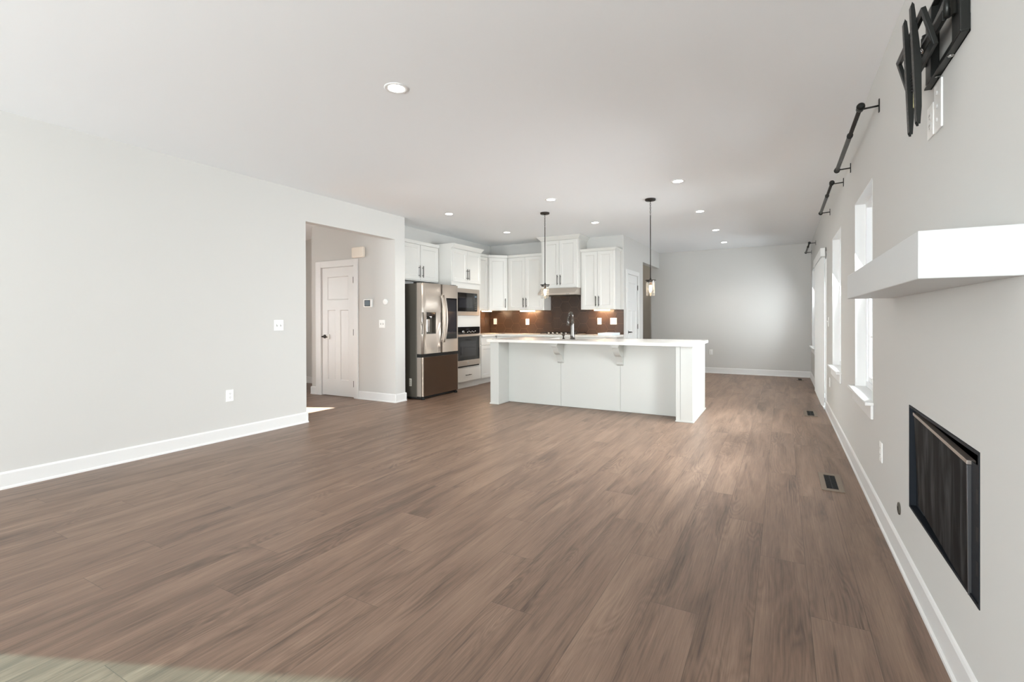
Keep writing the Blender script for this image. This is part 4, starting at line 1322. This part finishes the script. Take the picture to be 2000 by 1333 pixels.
for x, y in ((-3.82, 8.28), (-3.82, 8.49), (-3.588, 8.42), (-3.35, 8.28), (-3.35, 8.49)):
    build('burner', MB().lathe((x, y, 0), [(0.05, 0.9398), (0.048, 0.946), (0.034, 0.948), (0.034, 0.953), (0.028, 0.955)], 20), M['iron'], ck)
for i in range(5):
    x = -3.588 + (i - 2) * 0.085
    build('control_knob', MB().tube([(x, yb0 + 0.05, 0.9395), (x, yb0 + 0.05, 0.968)], [0.021, 0.017], 16), M['chrome'], ck)

# flat white tray at the right end of the worktop
ty = thing('serving_tray', 'flat white tray on the worktop next to the pantry corner', 'tray', (-2.68, 8.33, 0.9285))
mb = MB().box((-2.80, 8.10, 0.9285), (-2.545, 8.56, 0.938), 0.003)
build('base', mb, M['tray'], ty)
mb = MB()
mb.box((-2.80, 8.10, 0.9375), (-2.545, 8.108, 0.968), 0.002).box((-2.80, 8.552, 0.9375), (-2.545, 8.56, 0.968), 0.002)
mb.box((-2.80, 8.108, 0.9375), (-2.792, 8.552, 0.968), 0.002).box((-2.553, 8.108, 0.9375), (-2.545, 8.552, 0.968), 0.002)
build('rim', mb, M['tray'], ty)

# ------------------------------------------------------------------ refrigerator
rf = thing('refrigerator', 'stainless french-door refrigerator with screen and water dispenser', 'refrigerator', (-5.0, 6.18, 0))
ry0, ry1 = 5.712, 6.652
FXB, FXD = -4.825, -4.722        # back and front of the doors
build('body', MB().box((-5.34, ry0 + 0.004, 0.035), (-4.835, ry1 - 0.004, 1.765), 0.006), M['darkgrey'], rf)
build('hinge_cover', MB().box((-4.90, ry0 + 0.01, 1.765), (-4.76, ry0 + 0.09, 1.787), 0.004), M['rubber'], rf)
build('hinge_cover', MB().box((-4.90, ry1 - 0.09, 1.765), (-4.76, ry1 - 0.01, 1.787), 0.004), M['rubber'], rf)
ys = 6.196
def door_panel(name, ya, yb, za, zb):
    # gently bowed front: profile in plan
    n = 10
    pts = [(FXB, ya)]
    for i in range(n + 1):
        t = i / n
        y = ya + (yb - ya) * t
        e = min(t, 1 - t) * (yb - ya)
        x = FXD - 0.014 * (1 - min(1, e / 0.025)) ** 2
        pts.append((x, y))
    pts.append((FXB, yb))
    pts = [p for p in pts]
    mb = MB()
    m = len(pts)
    v = [(p[0], p[1], za) for p in pts] + [(p[0], p[1], zb) for p in pts]
    mb._add(v, [tuple(range(m)), tuple(range(m, 2 * m))] + [(i, (i + 1) % m, m + (i + 1) % m, m + i) for i in range(m)])
    return build(name, mb, M['steel'], rf)
def rounded_door(name, ya, yb, za, zb, hole=None):
    # front face with rounded vertical edges; optional hole for the dispenser
    us = [ya, ya + 0.006, ya + 0.016, ya + 0.03]
    ue = [yb - 0.03, yb - 0.016, yb - 0.006, yb]
    def fx(y):
        e = min(y - ya, yb - y)
        return FXD - 0.022 * (1 - min(1.0, e / 0.03)) ** 2
    cols = us + ([hole[0], hole[1]] if hole else []) + ue
    zs_ = [za, zb] if not hole else [za, hole[2], hole[3], zb]
    mb = MB()
    for i in range(len(cols) - 1):
        for j in range(len(zs_) - 1):
            a, b, c, d = cols[i], cols[i + 1], zs_[j], zs_[j + 1]
            if hole and abs(a - hole[0]) < 1e-6 and abs(c - hole[2]) < 1e-6: continue
            mb._add([(fx(a), a, c), (fx(b), b, c), (fx(b), b, d), (fx(a), a, d)], [(0, 1, 2, 3)], smooth=True)
    # back, sides, top and bottom
    mb._add([(FXB, ya, za), (FXB, yb, za), (FXB, yb, zb), (FXB, ya, zb)], [(0, 1, 2, 3)])
    for y in (ya, yb):
        mb._add([(FXB, y, za), (fx(y), y, za), (fx(y), y, zb), (FXB, y, zb)], [(0, 1, 2, 3)])
    for z in (za, zb):
        mb._add([(FXB, ya, z)] + [(fx(c), c, z) for c in cols] + [(FXB, yb, z)], [tuple(range(len(cols) + 2))])
    if hole:
        h0_, h1_, k0, k1 = hole
        xd = FXD - 0.075
        A = [(FXD, h0_, k0), (FXD, h1_, k0), (FXD, h1_, k1), (FXD, h0_, k1)]
        B = [(xd, h0_, k0), (xd, h1_, k0), (xd, h1_, k1), (xd, h0_, k1)]
        for k in range(4):
            mb._add([A[k], A[(k + 1) % 4], B[(k + 1) % 4], B[k]], [(0, 1, 2, 3)], mi=1)
        mb._add(B, [(0, 1, 2, 3)], mi=1)
    return build(name, mb, [M['steel'], M['darkgrey']], rf)
HOLE = (5.815, 6.045, 0.992, 1.325)
ld = rounded_door('left_door', ry0, ys - 0.003, 0.692, 1.772, HOLE)
rd = rounded_door('right_door', ys + 0.003, ry1, 0.692, 1.772)
fd = rounded_door('freezer_drawer', ry0, ry1, 0.050, 0.640)
build('drawer_gap', MB().box((-4.83, ry0 + 0.01, 0.640), (-4.752, ry1 - 0.01, 0.692)), M['rubber'], rf)
# dispenser
build('dispenser_head', MB().box((FXD - 0.074, HOLE[0] + 0.002, 1.262), (FXD - 0.004, HOLE[1] - 0.002, 1.323), 0.003), M['gloss'], ld)
build('dispenser_spout', MB().tube([(FXD - 0.035, 5.95, 1.285), (FXD - 0.035, 5.95, 1.235)], [0.032, 0.026], 16), M['chrome'], ld)
build('dispenser_lever', MB().box((FXD - 0.07, 5.895, 1.02), (FXD - 0.055, 5.965, 1.22), 0.004), M['chrome'], ld)
build('drip_tray', MB().box((FXD - 0.073, HOLE[0] + 0.004, 0.9925), (FXD + 0.002, HOLE[1] - 0.004, 1.004), 0.002), M['slot'], ld)
# screen
build('screen', MB().box((FXD - 0.001, 6.312, 0.905), (FXD + 0.004, 6.598, 1.560), 0.002), M['gloss'], rd)
build('screen_display', MB().box((FXD + 0.0038, 6.33, 0.99), (FXD + 0.0048, 6.58, 1.535)), M['screen'], rd)
# bowed handles
for o_, y in ((ld, ys - 0.042), (rd, ys + 0.042)):
    pts, rs = [], []
    for i in range(15):
        t = i / 14
        z = 0.855 + (1.600 - 0.855) * t
        pts.append((FXD + 0.018 + 0.058 * math.sin(math.pi * t) ** 0.8, y, z))
        rs.append(0.0125)
    mb = MB().tube(pts, rs, 12)
    for z in (0.862, 1.593):
        mb.tube([(FXD - 0.003, y, z), (FXD + 0.022, y, z)], 0.011, 10)
    build('handle', mb, M['steel'], o_)
build('rating_label', MB().box((-4.98, ry0 + 0.0034, 0.20), (-4.935, ry0 + 0.0041, 0.315)), M['paper'], rf, label='white paper sticker low on the side')
mb = MB()
for i in range(9):
    mb.box((-4.976, ry0 + 0.0030, 0.208 + i * 0.011), (-4.945, ry0 + 0.0036, 0.213 + i * 0.011))
build('label_print', mb, M['slot'], rf)
build('kick_grille', MB().box((-5.3, ry0 + 0.01, 0.012), (-4.76, ry1 - 0.01, 0.05), 0.003), M['rubber'], rf)
for y in (ry0 + 0.05, ry1 - 0.05):
    build('foot', MB().tube([(-4.75, y, 0.0), (-4.75, y, 0.03)], [0.03, 0.022], 14), M['rubber'], rf)

# ------------------------------------------------------------------ island
isl = thing('island_cabinet', 'large white kitchen island base with corbels and end posts', 'kitchen island', (-2.29, 6.5, 0))
IX0, IX1 = -3.673, -0.910
IY0, IYP, IY1 = 5.955, 6.25, 6.985
IZ = 0.892
def panel_with_base(mb, a, b):
    mb.box(a, b, 0.003)
mb = MB()
mb.box((IX0, IY0, 0), (IX0 + 0.138, IY1, IZ), 0.003)
build('end_panel', mb, M['island'], isl)
mb = MB()
mb.box((-1.048, IY0, 0), (IX1, IY1, IZ), 0.003)
build('end_panel', mb, M['island'], isl)
build('end_post', MB().box((-1.10, IY0 + 0.002, 0), (-1.0495, IYP + 0.02, IZ), 0.003), M['island'], isl)
mb = MB().box((-3.5345, IYP + 0.006, 0.0), (-1.1005, IY1 - 0.005, 0.60)).box((-3.5345, IYP + 0.006, 0.60), (-1.1005, IYP + 0.05, IZ)).box((-3.5345, IY1 - 0.06, 0.60), (-1.1005, IY1 - 0.005, IZ))
build('carcass', mb, M['island'], isl)
xs = [-3.5345, -2.695, -1.852, -1.1005]
for i in range(3):
    mb = MB().box((xs[i] + (0.0015 if i else 0), IYP - 0.006, 0.004), (xs[i + 1] - 0.0015, IYP + 0.006, IZ - 0.001), 0.002)
    build('back_panel', mb, M['island'], isl)
# shoe strips
for a, b in (((IX0 - 0.008, IY0 - 0.010, 0), (IX0 + 0.146, IY0 - 0.0003, 0.018)), ((IX0 - 0.010, IY0, 0), (IX0 - 0.0003, IY1, 0.018)),
             ((-1.106, IY0 - 0.010, 0), (IX1 + 0.010, IY0 - 0.0003, 0.018)), ((IX1 + 0.0003, IY0, 0), (IX1 + 0.012, IY1, 0.018)),
             ((IX0 + 0.1385, IY0, 0), (IX0 + 0.146, IYP - 0.0065, 0.018))):
    build('shoe_moulding', MB().box(a, b, 0.003), M['island'], isl)
# corbels
def corbel(xc):
    prof = [(IYP - 0.0065, IZ - 0.001), (6.005, IZ - 0.001), (6.003, IZ - 0.035), (6.012, IZ - 0.05), (6.030, IZ - 0.058)]
    for i in range(1, 9):
        t = i / 8
        prof.append((6.035 + 0.115 * t ** 1.2, IZ - 0.06 - 0.10 * (1 - (1 - t) ** 1.6)))
    for i in range(1, 8):
        t = i / 7
        prof.append((6.150 + 0.062 * t, IZ - 0.16 - 0.085 * t ** 1.5))
    prof += [(6.214, IZ - 0.262), (6.226, IZ - 0.280), (IYP - 0.0065, IZ - 0.288)]
    mb = MB().prism(prof, xc - 0.042, xc + 0.042, plane='yz')
    mb.box((xc - 0.055, 5.995, IZ - 0.022), (xc + 0.055, IYP - 0.0065, IZ - 0.001), 0.003)
    build('corbel', mb, M['island'], isl)
corbel(-2.695)
corbel(-1.852)
# working side doors
fi = lambda p: Vector((p[0], IY1 - 0.0045 + p[1], p[2]))
for i in range(5):
    a = -3.52 + i * 0.48
    shaker(fi, isl, a + 0.004, a + 0.476, 0.12, 0.875, 0.0005)

SK = (-3.00, -2.25, 6.50, 6.90)
mb = MB()
x0, x1, y0, y1 = -3.705, -0.872, 5.912, 7.012
for a, b, c, d in ((x0, SK[0], y0, y1), (SK[1], x1, y0, y1), (SK[0], SK[1], y0, SK[2]), (SK[0], SK[1], SK[3], y1)):
    mb.box((a, c, 0.893), (b, d, 0.928))
build('island_worktop', mb, M['quartz'], None, 'white quartz worktop on the kitchen island', 'countertop')
snk = MB()
t = 0.004
x0, x1, y0, y1 = SK
snk.box((x0 + 0.002, y0 + 0.002, 0.70), (x1 - 0.002, y1 - 0.002, 0.704))
for a, b, c, d in ((x0 + 0.002, x0 + 0.006, y0 + 0.002, y1 - 0.002), (x1 - 0.006, x1 - 0.002, y0 + 0.002, y1 - 0.002), (x0 + 0.006, x1 - 0.006, y0 + 0.002, y0 + 0.006), (x0 + 0.006, x1 - 0.006, y1 - 0.006, y1 - 0.002)):
    snk.box((a, c, 0.704), (b, d, 0.916))
sk = build('kitchen_sink', snk, M['steel'], None, 'stainless sink set into the island worktop behind the tap', 'sink')
build('drain', MB().tube([((x0 + x1) / 2, (y0 + y1) / 2, 0.7042), ((x0 + x1) / 2, (y0 + y1) / 2, 0.708)], [0.045, 0.03], 18), M['chrome'], sk)

fc = thing('kitchen_faucet', 'tall dark gooseneck faucet on the island worktop', 'faucet', (-2.585, 6.40, 0.9285))
fx, fy = -2.585, 6.40
build('body', MB().lathe((fx, fy, 0.9283), [(0.040, 0), (0.040, 0.006), (0.034, 0.012), (0.031, 0.06), (0.025, 0.20), (0.017, 0.30)], 20), M['gun'], fc)
pts = [(fx, fy, 1.21)]
dirx = Vector((-0.90, 0.44))
for i in range(0, 13):
    t = math.pi * i / 12
    r = 0.036
    pts.append((fx + dirx.x * (r - r * math.cos(t)), fy + dirx.y * (r - r * math.cos(t)), 1.265 + 0.042 * math.sin(t)))
pts.append((fx + dirx.x * 0.085, fy + dirx.y * 0.085, 1.22))
build('spout', MB().tube(pts, [0.017] + [0.0145] * (len(pts) - 1), 12), M['gun'], fc)
e = pts[-1]
build('spray_head', MB().tube([e, (e[0] + dirx.x * 0.006, e[1] + dirx.y * 0.006, 1.18), (e[0] + dirx.x * 0.012, e[1] + dirx.y * 0.012, 1.125)], [0.0145, 0.018, 0.019], 14), M['gun'], fc)
build('lever', MB().tube([(fx + 0.018, fy, 1.0), (fx + 0.045, fy - 0.004, 1.005), (fx + 0.06, fy - 0.008, 1.06)], [0.008, 0.007, 0.005], 10), M['gun'], fc)
sd_ = thing('soap_dispenser', 'small dark soap dispenser left of the island faucet', 'soap dispenser', (-2.735, 6.43, 0.9285))
sx_, sy_ = -2.735, 6.43
build('base', MB().lathe((sx_, sy_, 0.9283), [(0.024, 0), (0.022, 0.006), (0.011, 0.016), (0.009, 0.05)], 16), M['bronze'], sd_)
build('pump_head', MB().lathe((sx_, sy_, 0.977), [(0.012, 0), (0.021, 0.006), (0.021, 0.018), (0.012, 0.022)], 16).tube([(sx_, sy_, 0.988), (sx_ - 0.03, sy_ + 0.03, 0.99), (sx_ - 0.04, sy_ + 0.045, 0.982)], 0.006, 8), M['bronze'], sd_)
